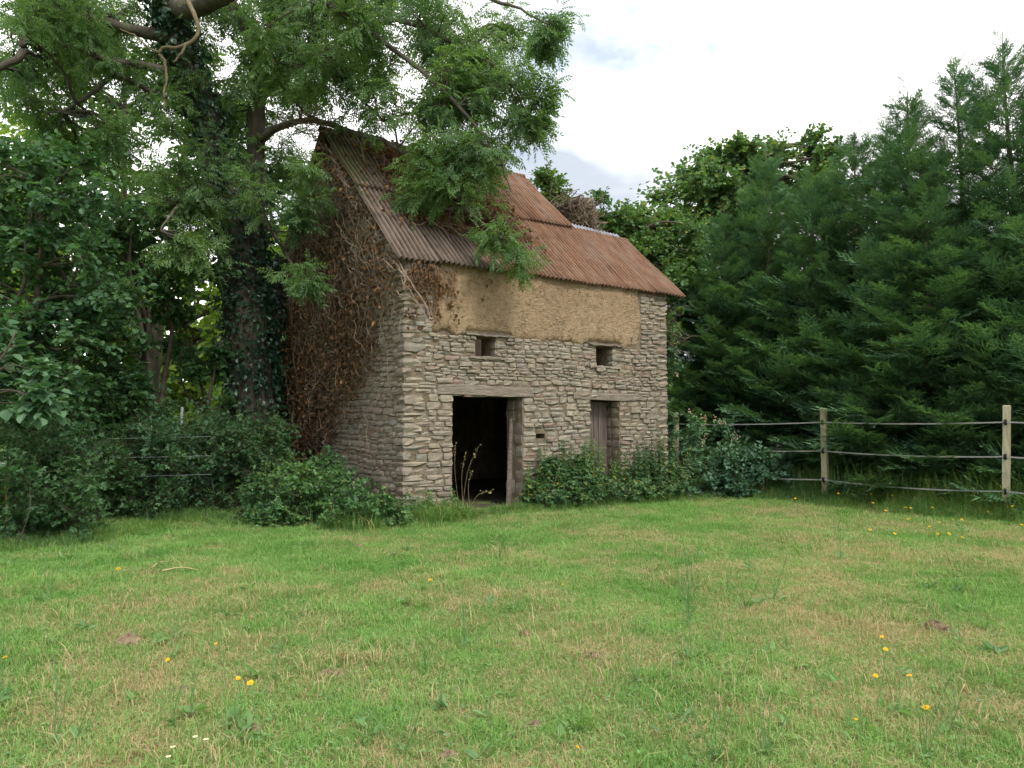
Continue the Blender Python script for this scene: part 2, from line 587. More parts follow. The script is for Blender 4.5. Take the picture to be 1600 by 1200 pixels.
# ------------------------------------------------------------------ ground
B_YAW = 0.9676
B_C = np.array([-1.793, 11.778, 0.0])
B_U = np.array([math.sin(B_YAW), math.cos(B_YAW), 0.0])
B_W = np.array([-B_U[1], B_U[0], 0.0])
LEN, DEP, HW, HR, HALF = 6.244, 6.45, 4.329, 7.576, 3.568


def barn_local(P):
    d = np.asarray(P, float) - B_C
    return np.stack([d @ B_U, d @ B_W, d[..., 2]], -1)


def barn_world(t, v, z):
    return B_C + t * B_U + v * B_W + np.array([0, 0, z])


def gh(x, y):
    x = np.asarray(x, float)
    y = np.asarray(y, float)
    h = 0.035 * np.sin(x * 0.7 + 1.1) * np.sin(y * 0.6 + 0.4) + 0.014 * np.sin(x * 2.3 + y * 1.1) + 0.008 * np.sin(x * 5.1 - y * 3.7)
    return h * np.clip((60 - np.hypot(x, y)) / 30, 0, 1) - 0.01


def ground():
    a = np.concatenate([[-900, -300, -120, -60, -36], np.arange(-26, 26.01, 0.35), [36, 60, 120, 300, 900]])
    b = np.concatenate([[-900, -300, -120, -40, -12], np.arange(-4, 34.01, 0.35), [42, 60, 120, 300, 900]])
    X, Y = np.meshgrid(a, b, indexing='ij')
    V = np.stack([X, Y, gh(X, Y)], -1).reshape(-1, 3)
    i, j = np.meshgrid(np.arange(len(a) - 1), np.arange(len(b) - 1), indexing='ij')
    n = len(b)
    F = np.stack([i * n + j, (i + 1) * n + j, (i + 1) * n + j + 1, i * n + j + 1], -1).reshape(-1, 4)
    o = MB().add(V, F).build('ground', M['ground'], smooth=True)
    tag(o, 'mown grass field with straw coloured dry patches', None, None, 'structure')


ground()

# ------------------------------------------------------------------ barn
barn = empty('stone_barn', tuple(B_C), PI / 2 - B_YAW)
tag(barn, 'old fieldstone barn with clay upper wall and rusty corrugated roof', 'barn')

DOOR1 = (0.95, 2.43, -0.05, 2.05)
DOOR2 = (4.07, 4.84, 0.28, 2.01)
WIN1 = (1.41, 1.83, 2.74, 3.10)
WIN2 = (4.23, 4.66, 2.69, 3.09)
HOLE = (2.74, 2.95, 1.27, 1.36)
CLAY = (0.555, 5.44, 3.11, 4.40)
OPEN = [DOOR1, DOOR2, WIN1, WIN2, HOLE]
SLOPE = (HR - HW) / HALF
ANG = math.atan(SLOPE)
TH = 0.5


def wall_grid(a0, a1, z0, z1, openings, d0, d1, place):
    """wall slab with real openings; place(a, d, z) puts a point"""
    A = sorted(set([a0, a1] + [q for o in openings for q in o[:2]]))
    Z = sorted(set([z0, z1] + [min(max(q, z0), z1) for o in openings for q in o[2:]]))
    mb = MB()

    def solid(i, j):
        if i < 0 or j < 0 or i >= len(A) - 1 or j >= len(Z) - 1:
            return False
        a, z = (A[i] + A[i + 1]) / 2, (Z[j] + Z[j + 1]) / 2
        return not any(o[0] < a < o[1] and o[2] < z < o[3] for o in openings)

    def quad(p):
        mb.add([place(*q) for q in p], [[0, 1, 2, 3]])

    for i in range(len(A) - 1):
        for j in range(len(Z) - 1):
            if not solid(i, j):
                continue
            a, b, c, d = A[i], A[i + 1], Z[j], Z[j + 1]
            for dd in (d0, d1):
                quad([(a, dd, c), (b, dd, c), (b, dd, d), (a, dd, d)])
            if not solid(i - 1, j):
                quad([(a, d0, c), (a, d1, c), (a, d1, d), (a, d0, d)])
            if not solid(i + 1, j):
                quad([(b, d0, c), (b, d1, c), (b, d1, d), (b, d0, d)])
            if not solid(i, j - 1):
                quad([(a, d0, c), (b, d0, c), (b, d1, c), (a, d1, c)])
            if not solid(i, j + 1):
                quad([(a, d0, d), (b, d0, d), (b, d1, d), (a, d1, d)])
    return mb


REC = 0.032  # mortar lies this far behind the stone faces
front_wall = wall_grid(REC, LEN - REC, -0.2, HW - 0.03, OPEN, REC, TH, lambda a, d, z: (a, d, z)).build('front_wall', M['core'], barn)
GOPEN = [(2.92, 3.26, 3.62, 4.05)]
gm = wall_grid(TH + 0.004, DEP - TH - 0.004, -0.2, HW - 0.03, GOPEN, REC, TH, lambda a, d, z: (d, a, z))
for d in (REC, TH):
    gm.add([(d, 0.05, HW - 0.035), (d, DEP - 0.05, HW - 0.035), (d, DEP - 0.3, HW + (2 * HALF - DEP + 0.3) * SLOPE - 0.12), (d, HALF, HR - 0.14)], [[0, 1, 2, 3]])
gm.box((REC + 0.001, REC + 0.01, -0.2), (TH - 0.001, TH + 0.003, HW - 0.04))
gable_wall = gm.build('gable_wall', M['core'], barn)
MB().box((REC + 0.002, DEP - TH, -0.2), (LEN - 0.002, DEP, HW - 0.25)).build('rear_wall', M['core'], barn)
rg = MB().box((LEN - TH, TH + 0.002, -0.2), (LEN - REC, DEP - TH - 0.002, HW - 0.04))
rg.add([(LEN - TH, 0.4, HW - 0.05), (LEN - TH, 2.0, 5.7), (LEN - TH, 4.6, 5.6), (LEN - TH, 6.0, HW - 0.05), (LEN - REC, 0.4, HW - 0.05), (LEN - REC, 2.0, 5.7), (LEN - REC, 4.6, 5.6), (LEN - REC, 6.0, HW - 0.05)], [[0, 1, 2, 3], [4, 7, 6, 5], [1, 5, 6, 2], [0, 4, 5, 1]])
rg.build('far_gable_wall', M['core'], barn)
MB().box((TH, TH, -0.1), (LEN - TH, DEP - TH, 0.02)).build('earth_floor', M['floor'], barn)


added_loft = empty('added_loft_floor', (0, 0, 0))  # unseen boards and joists, added to block light and keep the doorway dark
added_loft.parent = barn
for q in range(24):
    w = (LEN - 2 * TH) / 24
    MB().box((TH + q * w + 0.003, TH - 0.05, 2.32), (TH + (q + 1) * w - 0.003, DEP - TH + 0.05, 2.35)).build('board', M['grey_timber'], added_loft)
for q in range(5):
    MB().box((1.2 + q * 0.95, TH - 0.1, 2.16), (1.32 + q * 0.95, DEP - TH + 0.1, 2.318)).build('joist', M['grey_timber'], added_loft)


# stones -----------------------------------------------------------
def stone_protos(n):
    out = []
    g = np.linspace(-1, 1, 3)
    for q in range(n):
        rng = R(900 + q)
        V, idx = [], {}
        for x in g:
            for y in g:
                for z in g:
                    if max(abs(x), abs(y), abs(z)) < 0.99:
                        continue
                    p = np.array([x, y, z])
                    nn = (abs(p) ** 9).sum() ** (1 / 9)
                    idx[(x, y, z)] = len(V)
                    dome = 1.05 if abs(p).sum() < 1.5 else 1.0
                    V.append(p / nn * 0.5 * dome * (1 + rng.normal(0, 0.02)) + rng.normal(0, 0.034, 3))
        F = []
        for ax in range(3):
            o = [k for k in range(3) if k != ax]
            for s in (-1.0, 1.0):
                for i in range(2):
                    for j in range(2):
                        c = []
                        for di, dj in ((0, 0), (1, 0), (1, 1), (0, 1)):
                            p = [0, 0, 0]
                            p[ax], p[o[0]], p[o[1]] = s, g[i + di], g[j + dj]
                            c.append(idx[tuple(p)])
                        if (s > 0) == (ax == 1):
                            c = c[::-1]
                        F.append(c)
        V = np.array(V)
        V -= (V.max(0) + V.min(0)) / 2
        V /= np.maximum((V.max(0) - V.min(0)), 1e-6) / np.array([1.0, 1.0, 1.0])
        out.append((V, np.array(F)))
    return out


SP = stone_protos(16)
SPM = []
for q, (V, F) in enumerate(SP):
    o = MB().add(V, F).build('stone', M['stone'])
    SPM.append(o.data)
    bpy.data.objects.remove(o)


def free_spans(lo, hi, z0, z1, openings):
    sp = [(lo, hi)]
    for o in openings:
        if min(z1, o[3]) - max(z0, o[2]) > 0.35 * (z1 - z0):
            new = []
            for a, b in sp:
                if o[1] <= a or o[0] >= b:
                    new.append((a, b))
                else:
                    if o[0] - a > 0.04:
                        new.append((a, o[0]))
                    if b - o[1] > 0.04:
                        new.append((o[1], b))
            sp = new
    return sp


def courses(rng, lo, hi, z0, z1, openings, hmin, hmax, lmin, lmax):
    out = []
    z = z0
    while z < z1 - 0.03:
        h = rng.uniform(hmin, hmax)
        h = min(h, z1 - z)
        a0, a1 = lo(z + h / 2), hi(z + h / 2)
        for a, b in free_spans(a0, a1, z, z + h, openings):
            t = a
            while t < b - 0.03:
                ln = rng.uniform(lmin, lmax) * (0.75 + h * 3)
                if b - (t + ln) < lmin * 0.8:
                    ln = b - t
                if ln > 0.24 and h > 0.1 and rng.random() < 0.25:   # two thin stones in one course
                    f = rng.uniform(0.4, 0.6)
                    out.append((t, t + ln, z, z + h * f))
                    out.append((t, t + ln, z + h * f, z + h))
                else:
                    out.append((t, t + ln, z, z + h))
                t += ln
        z += h
    return out


stones = []   # (centre, size, euler, weight)


def wav(a, z):
    return 0.022 * math.sin(a * 1.7 + z * 0.9) + 0.012 * math.sin(a * 4.3 + z * 2.1 + 1)


rng = R(5)
q_lo = lambda z: 0.32 + 0.15 * math.sin(z * 23)
fs = courses(rng, q_lo, lambda z: LEN - 0.30 - 0.08 * math.sin(z * 17), -0.1, 2.25, OPEN, 0.07, 0.14, 0.13, 0.35)
fs += courses(rng, q_lo, lambda z: LEN - 0.28 - 0.08 * math.sin(z * 17), 2.25, 4.26, OPEN + [CLAY], 0.05, 0.105, 0.12, 0.34)
for a, b, c, d in fs:
    gap = 0.002
    dep = rng.uniform(0.16, 0.22)
    proud = rng.normal(0, 0.011)
    zz = wav((a + b) / 2, (c + d) / 2) * min(1, max(0, (4.2 - d)) * 2)
    stones.append((((a + b) / 2, dep / 2 + proud, (c + d) / 2 + zz), (b - a - gap, dep, d - c - gap), (rng.normal(0, 0.02), rng.normal(0, 0.025), rng.normal(0, 0.02)), 'f'))
top = lambda v: HW + v * SLOPE if v < HALF else HW + (2 * HALF - v) * SLOPE


def g_lo(z):
    return 0.34 + 0.1 * math.sin(z * 21 + 2) if z < HW - 0.1 else (z + 0.18 - HW) / SLOPE


def g_hi(z):
    return DEP if z < HW + (2 * HALF - DEP) * SLOPE - 0.2 else 2 * HALF - (z + 0.18 - HW) / SLOPE


gs = courses(rng, g_lo, g_hi, -0.1, HR - 0.35, GOPEN, 0.07, 0.135, 0.14, 0.36)
for a, b, c, d in gs:
    gap = 0.002
    dep = rng.uniform(0.16, 0.22)
    proud = rng.normal(0, 0.011)
    zz = wav((a + b) / 2 + 5, (c + d) / 2)
    stones.append(((dep / 2 + proud, (a + b) / 2, (c + d) / 2 + zz), (dep, b - a - gap, d - c - gap), (rng.normal(0, 0.025), rng.normal(0, 0.02), rng.normal(0, 0.02)), 'g'))
# quoins: big blocks that turn the corners
for side in (0, 1):
    z = -0.1
    k = 0
    while z < 4.22:
        h = rng.uniform(0.08, 0.17)
        h = min(h, 4.26 - z)
        if h < 0.05:
            break
        fl, gl = (0.42, 0.27) if k % 2 else (0.30, 0.42)
        fl = (q_lo(z + h / 2)) if side == 0 else (0.30 + 0.08 * math.sin((z + h / 2) * 17))
        gl = g_lo(z + h / 2) if side == 0 else 0.4
        cx = fl / 2 - 0.006 if side == 0 else LEN - fl / 2 + 0.006
        stones.append(((cx, gl / 2 - 0.006, z + h / 2), (fl - 0.002, gl - 0.002, h - 0.004), (rng.normal(0, 0.012), rng.normal(0, 0.015), rng.normal(0, 0.012)), 'q'))
        z += h
        k += 1


# a few blocks standing in the reveals of the doors and windows
def reveal(a, z0, z1, h0, h1, right):
    z = z0
    while z < z1 - 0.05:
        h = min(rng.uniform(h0, h1), z1 - z)
        w = rng.uniform(0.10, 0.16)
        for d0, d1 in ((0.02, 0.25), (0.26, 0.5)) if z1 < 2.5 else ((0.0, 0.2),):
            cx = a + w / 2 - 0.012 if right else a - w / 2 + 0.012
            stones.append(((cx + rng.normal(0, 0.006), (d0 + d1) / 2 + 0.004, z + h / 2), (w, d1 - d0, h - 0.012), (0, 0, rng.normal(0, 0.02)), 'r'))
        z += h


reveal(DOOR1[1], 0, 2.04, 0.16, 0.30, True)
reveal(DOOR2[1], 0.28, 2.0, 0.14, 0.26, True)
reveal(WIN1[1], 2.74, 3.1, 0.1, 0.16, True)
reveal(WIN2[1], 2.69, 3.09, 0.1, 0.16, True)
reveal(DOOR1[0], 0, 2.04, 0.16, 0.30, False)
reveal(DOOR2[0], 0.28, 2.0, 0.14, 0.26, False)


def weight(s):
    (x, y, z), sz, _, k = s
    P = barn_world(x, y, z)
    if z < 0.45 or k == 'r':
        return 0
    d2 = P[0] ** 2 + P[1] ** 2
    dirn = P / math.sqrt(d2)
    f = sz[0] * sz[2] * abs(dirn @ B_W) if k in 'fq' else 0
    g = sz[1] * sz[2] * abs(dirn @ B_U) if k in 'gq' else 0
    if k == 'g' and z > 4.0 - 0.93 * y:      # under the dead ivy
        g *= 0.05
    if k == 'f' and x > 2.6 and z < 0.95:
        f *= 0.3
    return (f + g) / d2


order = sorted(range(len(stones)), key=lambda q: -weight(stones[q]))
single = set(order[:300])
rest = MB()
prng = R(77)
for q, (c, s, e, k) in enumerate(stones):
    pi = int(prng.integers(len(SP)))
    Mx = Matrix.LocRotScale(Vector(c), Matrix.Rotation(e[2], 3, 'Z') @ Matrix.Rotation(e[1], 3, 'Y') @ Matrix.Rotation(e[0], 3, 'X'), Vector(s))
    if q in single:
        o = bpy.data.objects.new('stone', SPM[pi])
        COL.objects.link(o)
        o.parent = gable_wall if k == 'g' else front_wall
        o.matrix_local = Mx
    else:
        m = np.array(Mx)
        rest.add(SP[pi][0] @ m[:3, :3].T + m[:3, 3], SP[pi][1])
o = rest.build('rubble_stones', M['stone'], barn)
o['kind'] = 'stuff'


# clay panel -------------------------------------------------------
def clay():
    na, nz = 150, 46
    r = R(31)
    t = np.linspace(CLAY[0], CLAY[1], na)
    low = CLAY[2] + 0.035 * np.sin(t * 2.1 + 1) + 0.03 * np.sin(t * 6.3) + 0.025 * np.sin(t * 15 + 2) * np.sin(t * 1.3) + np.convolve(r.normal(0, 0.05, na + 6), np.ones(7) / 7, 'valid') + r.normal(0, 0.012, na)
    low = np.where((t > WIN1[0] - 0.2) & (t < WIN1[1] + 0.35), np.maximum(low, 3.185), low)
    low = np.where((t > WIN2[0] - 0.2) & (t < WIN2[1] + 0.2), np.maximum(low, 3.175), low)
    low = np.where((t > 2.4) & (t < 3.8), low - 0.10 * np.sin((t - 2.4) / 1.4 * PI) ** 2 * 0.5, low)
    Tt, S = np.meshgrid(t, np.linspace(0, 1, nz), indexing='ij')
    Z = low[:, None] + S * (HW - 0.02 - low[:, None])
    Xx = Tt + (0.035 * np.sin(Z * 7 + 1) + 0.02 * np.sin(Z * 19)) * (np.abs(Tt - 3) > 2.2) + 0.01 * np.sin(Z * 23)
    D = -0.012 + 0.012 * np.sin(Tt * 1.9 + Z) + 0.008 * np.sin(Tt * 5 + Z * 4) + 0.006 * np.sin(Tt * 13 - Z * 9) + r.normal(0, 0.004, Tt.shape)
    edge = np.minimum(np.minimum(S, (Tt - CLAY[0]) / 1.2), (CLAY[1] - Tt) / 1.2)
    D = D + 0.05 * np.exp(-edge * 40)
    V = np.stack([Xx, D, Z], -1).reshape(-1, 3)
    i, j = np.meshgrid(np.arange(na - 1), np.arange(nz - 1), indexing='ij')
    F = np.stack([i * nz + j, (i + 1) * nz + j, (i + 1) * nz + j + 1, i * nz + j + 1], -1).reshape(-1, 4)
    mb = MB().add(V, F)
    # returned edges so that the panel has thickness
    g = np.arange(na * nz).reshape(na, nz)
    for loop in (g[:, 0], g[0, :], g[-1, :]):
        P = V[loop]
        Q = P.copy()
        Q[:, 1] = 0.12
        n = len(P)
        k = np.arange(n - 1)
        mb.add(np.vstack([P, Q]), np.stack([k, k + 1, n + k + 1, n + k], -1))
    mb.build('clay_panel', M['clay'], barn, smooth=True)


clay()


def beam(name, a0, a1, z0, z1, d0, d1, mat, seed, sag=0.01, rough=0.008, parent=barn):
    """a rough hewn beam along the wall"""
    r = R(seed)
    n = 14
    t = np.linspace(a0, a1, n)
    mb = MB()
    ring = []
    prof = [(d0, z0), (d1, z0), (d1, z1), (d0 + 0.012, z1), (d0, z1 - 0.015)]
    for k, tt in enumerate(t):
        f = (k / (n - 1) - 0.5) * 2
        taper = 1 - 0.18 * max(0, abs(f) - 0.7) / 0.3
        c = (z0 + z1) / 2
        for d, z in prof:
            ring.append((tt, d + r.normal(0, rough * 0.5), c + (z - c) * taper + r.normal(0, rough * 0.6) + sag * math.sin(f * 3 + seed)))
    m = len(prof)
    F = [[k * m + j, k * m + (j + 1) % m, (k + 1) * m + (j + 1) % m, (k + 1) * m + j] for k in range(n - 1) for j in range(m)]
    mb.add(ring, F)
    mb.T.append(np.array([[0, 1, 2], [0, 2, 3], [0, 3, 4]]))
    e = (n - 1) * m
    mb.T.append(np.array([[e, e + 2, e + 1], [e, e + 3, e + 2], [e, e + 4, e + 3]]))
    return mb.build(name, mat, parent)


beam('lintel', 0.64, 2.60, 2.045, 2.22, -0.010, 0.48, M['lintel'], 3, 0.012)
beam('lintel', 3.62, 5.47, 2.012, 2.145, -0.008, 0.48, M['lintel'], 4, 0.006)
beam('lintel', 1.20, 2.22, 3.105, 3.14, -0.030, 0.45, M['grey_timber'], 5, 0.004)
beam('lintel', 4.02, 4.92, 3.095, 3.13, -0.032, 0.45, M['grey_timber'], 6, 0.004)
beam('window_sill', 1.28, 2.10, 2.695, 2.735, -0.016, 0.40, M['lintel'], 7, 0.003)
beam('window_sill', 4.05, 4.86, 2.65, 2.688, -0.016, 0.40, M['lintel'], 8, 0.003)
beam('threshold', 4.02, 4.9, 0.17, 0.285, -0.03, 0.42, M['stone'], 9, 0.003)


def plank_door(name, hinge, ang, width, z0, z1, n, label, seed, frac=1.0):
    r = R(seed)
    d = empty(name, hinge)
    d.parent = barn
    d.rotation_euler = (0, 0, ang)
    d['label'] = label
    w = width / n
    for k in range(n):
        a = k * w + 0.004
        b = (k + 1) * w - 0.004 - r.uniform(0, 0.006)
        lo = z0 + r.uniform(0, 0.05)
        mb = MB()
        zz = np.linspace(lo, z1 - r.uniform(0, 0.012), 7)
        ring = []
        y0 = r.normal(0, 0.004)
        for z in zz:
            wv = r.normal(0, 0.0025, 4)
            ring += [(a + wv[0], y0 - 0.014, z), (b + wv[1], y0 - 0.014, z), (b + wv[2], y0 + 0.014, z), (a + wv[3], y0 + 0.014, z)]
        F = [[i * 4 + j, i * 4 + (j + 1) % 4, (i + 1) * 4 + (j + 1) % 4, (i + 1) * 4 + j] for i in range(6) for j in range(4)] + [[0, 3, 2, 1], [24, 25, 26, 27]]
        mb.add(ring, F)
        mb.build('plank', M['door_wood'], d)
    for zb in (z0 + 0.3, z1 - 0.3):
        MB().box((0.02, 0.0165, zb), (width - 0.02, 0.04, zb + 0.11)).build('ledge', M['door_wood'], d)
    return d


plank_door('door', (4.09, 0.24, 0), math.radians(9), 0.70, 0.33, 1.99, 5, 'grey brown plank door standing slightly ajar', 41)
plank_door('door', (2.40, 0.46, 0), math.radians(52), 1.15, 0.04, 1.98, 7, 'weathered plank door swung open into the dark', 42)
# loose upright board leaning at the jamb of the open doorway
MB().box((-0.05, -0.02, 0.0), (0.06, 0.02, 1.62), Matrix.Translation((2.345, 0.36, 0.02)) @ Matrix.Rotation(0.05, 4, 'Y') @ Matrix.Rotation(0.35, 4, 'Z')).build('door_jamb', M['grey_timber'], barn)

# roof -------------------------------------------------------------
roof = empty('roof', (0, 0, 0))
roof.parent = barn
CP = 0.098


def sheet(t0, t1, s0, s1, lift, seed, mat, rear=False, skew=0.0, amp=0.030):
    r = R(seed)
    nt = int((t1 - t0) / CP * 8) + 1
    ns = 9
    t = np.linspace(t0, t1, nt)
    s = np.linspace(s0, s1, ns)
    Tt, S = np.meshgrid(t, s, indexing='ij')
    edge = np.repeat((r.normal(0, 0.006) + 0.012 * np.sin((t - t0) * 3 + r.uniform(0, 6)))[:, None], ns, 1)
    S2 = S + edge * (np.abs((S - s0) / (s1 - s0) - 0.5) * 2) + skew * (Tt - t0)
    hgt = amp * np.cos(2 * PI * Tt / CP) + lift + 0.014 * np.sin(Tt * 1.3 + S * 0.9 + seed) + 0.006 * np.sin(S * 3 + seed)
    hgt = hgt + 0.02 * np.exp(-(S - s0) / 0.25) * np.sin(Tt * 2.3 + seed) ** 2
    y = S2 * math.cos(ANG) - hgt * math.sin(ANG)
    z = HW + S2 * math.sin(ANG) + hgt * math.cos(ANG)
    if rear:
        y = 2 * HALF - y
    V = np.stack([Tt, y, z], -1).reshape(-1, 3)
    i, j = np.meshgrid(np.arange(nt - 1), np.arange(ns - 1), indexing='ij')
    F = np.stack([i * ns + j, (i + 1) * ns + j, (i + 1) * ns + j + 1, i * ns + j + 1], -1).reshape(-1, 4)
    o = MB().add(V, F).build('roof_sheet', mat, roof, smooth=True)
    sm = o.modifiers.new('thickness', 'SOLIDIFY')
    sm.thickness = 0.003
    return o


SL = HALF / math.cos(ANG)
S_MID = 1.80 / math.cos(ANG)
edges = np.array([-0.20, 0.66, 1.53, 2.40, 3.27, 4.14, 5.01, 5.83, 6.57])
for k in range(8):
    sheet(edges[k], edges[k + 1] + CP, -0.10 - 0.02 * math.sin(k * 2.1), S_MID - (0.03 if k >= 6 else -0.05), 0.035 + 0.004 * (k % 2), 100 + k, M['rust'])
for k in range(6):
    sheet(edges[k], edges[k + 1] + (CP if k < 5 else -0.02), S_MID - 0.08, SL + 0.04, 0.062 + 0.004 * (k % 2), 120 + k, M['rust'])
for k in (6, 7):
    sheet(edges[k] - 0.02, edges[k + 1] + CP * 0.6, S_MID - 0.5, S_MID + 0.20, -0.004 + 0.003 * (k % 2), 100 + k, M['galv'])['label'] = 'bright galvanised sheet end'
for k in range(8):
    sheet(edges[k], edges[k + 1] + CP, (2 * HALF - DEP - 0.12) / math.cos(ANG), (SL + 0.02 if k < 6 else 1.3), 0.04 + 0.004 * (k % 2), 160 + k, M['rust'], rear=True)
rc = MB()
for sgn in (-1, 1):
    pass
P = np.array([[x, HALF + 0.01 * math.sin(x * 3), HR + 0.075 + 0.012 * math.sin(x * 1.4)] for x in np.linspace(-0.22, 5.0, 14)])
rc.tube(P, 0.07, 8)
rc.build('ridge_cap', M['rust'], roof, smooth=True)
for v, nm in ((0.25, 'wall_plate'), (1.8, 'purlin'), (HALF, 'ridge_beam')):
    z = HW + v * SLOPE - 0.075
    MB().box((0.05, v - 0.06, z - 0.14), (LEN + (0.1 if v < 2 else -1.3), v + 0.06, z)).build(nm, M['grey_timber'], roof)
for t in np.linspace(0.8, 5.8, 6):
    vt = HALF - 0.1 if t < 4.9 else 1.65
    P = np.array([[t, 0.1, HW + 0.1 * SLOPE - 0.04], [t, vt, HW + vt * SLOPE - 0.04]])
    MB().tube(P, 0.045, 4).build('rafter', M['grey_timber'], roof)

# ruined chimney stump on the far gable
ruin = MB()
rr = R(61)
z = 5.55
while z < 7.05:
    h = rr.uniform(0.09, 0.17)
    shrink = max(0, (z - 6.7)) * 0.5
    v0, v1 = 2.35 + shrink * 0.4, 3.75 - shrink
    for (tt, td) in ((5.95, 0.24), (6.2, 0.24)):
        v = v0 + rr.uniform(-0.06, 0.06)
        while v < v1:
            w = rr.uniform(0.16, 0.36)
            m = np.array(Matrix.LocRotScale(Vector((tt + rr.normal(0, 0.015), v + w / 2, z + h / 2)), Matrix.Rotation(rr.normal(0, 0.06), 3, 'Z'), Vector((td, w - 0.012, h - 0.012))))
            pv, pf = SP[int(rr.integers(16))]
            ruin.add(pv @ m[:3, :3].T + m[:3, 3], pf)
            v += w
    z += h
ruin.build('chimney_stump', M['stone'], barn)['kind'] = 'stuff'
# ------------------------------------------------------------------ leaves and how they are set
def ash_leaf(q):
    r = R(300 + q)
    V, F = [], []
    for x, sgn in [(a, s) for a in (0.2, 0.38, 0.55, 0.71, 0.86) for s in (-1, 1)] + [(0.93, 0)]:
        ln, w = r.uniform(0.27, 0.36), r.uniform(0.048, 0.062)
        an = sgn * math.radians(r.uniform(48, 64))
        d = np.array([math.cos(an), math.sin(an), r.uniform(-0.55, -0.15)])
        d /= np.linalg.norm(d)
        s = np.array([-math.sin(an), math.cos(an), r.uniform(-0.3, 0.3)])
        b = np.array([x, 0.0, -0.28 * x * x])
        n = len(V)
        V += [b, b + d * ln * 0.45 + s * w, b + d * ln + np.array([0, 0, -0.05]), b + d * ln * 0.45 - s * w]
        F.append([n, n + 1, n + 2, n + 3])
    return np.array(V), np.array(F)


def simple_leaf(q, wide=0.36, fold=0.13):
    r = R(330 + q)
    w1, w2 = wide * r.uniform(0.9, 1.1), wide * r.uniform(0.7, 0.9)
    tip = -r.uniform(0.05, 0.25)
    V = [(0, 0, 0), (0.3, w1, fold), (0.72, w2, fold * 0.6), (1.0, 0, tip), (0.72, -w2, fold * 0.6), (0.3, -w1, fold)]
    return np.array(V, float), np.array([[0, 3, 2, 1], [0, 5, 4, 3]])


def three_leaf(q):
    r = R(360 + q)
    V, F = [], []
    for an in (-1.15, 0.0, 1.15):
        an += r.normal(0, 0.12)
        d = np.array([math.cos(an), math.sin(an), r.uniform(-0.4, 0.0)])
        s = np.array([-math.sin(an), math.cos(an), r.uniform(-0.15, 0.15)])
        ln, w = r.uniform(0.55, 0.7), r.uniform(0.2, 0.26)
        b = np.array([0.3, 0, 0.0])
        n = len(V)
        V += [b, b + d * ln * 0.4 + s * w + np.array([0, 0, 0.05]), b + d * ln, b + d * ln * 0.4 - s * w + np.array([0, 0, 0.05])]
        F.append([n, n + 1, n + 2, n + 3])
    return np.array(V), np.array(F)


def spray(q):
    """flat cypress plume: branchlets with slim side shoots"""
    r = R(390 + q)
    V, T = [], []

    def sliver(b, d, ln, w):
        s = np.array([-d[1], d[0], 0.25 * r.normal()])
        n = len(V)
        V.extend([b - s * w, b + s * w, b + d * ln])
        T.append([n, n + 1, n + 2])

    xs = np.linspace(0.10, 0.95, 10)
    for k, x in enumerate(xs):
        for sgn in (-1, 1):
            b = np.array([x + r.normal(0, 0.025), 0, -0.12 * x * x + 0.02 * r.normal()])
            an = sgn * math.radians(r.uniform(26, 44))
            ln = (0.48 * (1 - x) ** 0.7 + 0.10) * r.uniform(0.5, 1.25)
            d = np.array([math.cos(an), math.sin(an), r.uniform(-0.35, 0.3)])
            sliver(b, d, ln, 0.019)
            for j, u in enumerate((0.25, 0.5, 0.72)):
                if ln < 0.16 and j == 1:
                    continue
                bb = b + d * ln * u
                for s2 in (-1, 1):
                    a2 = an + s2 * math.radians(r.uniform(22, 38))
                    d2 = np.array([math.cos(a2), math.sin(a2), r.uniform(-0.4, 0.35)])
                    sliver(bb, d2, ln * r.uniform(0.28, 0.5), 0.016)
    sliver(np.array([0.0, 0, 0]), np.array([1.0, 0, -0.1]), 1.05, 0.012)
    return np.array(V), np.array(T)


P_ASH = [ash_leaf(q) for q in range(5)]
P_HAZEL = [simple_leaf(q, 0.40) for q in range(5)]
P_OVAL = [simple_leaf(q + 9, 0.30) for q in range(5)]
P_IVY = [simple_leaf(q + 20, 0.46, 0.08) for q in range(4)]
P_DEAD = [simple_leaf(q + 30, 0.34, 0.32) for q in range(5)]
P_BRAM = [three_leaf(q) for q in range(5)]
P_NET = [simple_leaf(q + 40, 0.27, 0.08) for q in range(4)]
P_SPRAY = [spray(q) for q in range(5)]


def set_leaves(mb, protos, pos, ax, nrm, sc, rng):
    ax = unit(ax)
    y = unit(np.cross(nrm, ax))
    z = np.cross(ax, y)
    which = rng.integers(len(protos), size=len(pos))
    for q, (V, F) in enumerate(protos):
        m = which == q
        n = int(m.sum())
        if n == 0:
            continue
        W = pos[m][:, None, :] + sc[m][:, None, None] * (V[None, :, 0:1] * ax[m][:, None, :] + V[None, :, 1:2] * y[m][:, None, :] + V[None, :, 2:3] * z[m][:, None, :])
        FF = F[None] + (np.arange(n) * len(V))[:, None, None]
        mb.add(W.reshape(-1, 3), FF.reshape(-1, F.shape[1]))


def in_ball(rng, n, p=0.45):
    d = unit(rng.normal(size=(n, 3)))
    return d * (rng.random(n) ** p)[:, None]


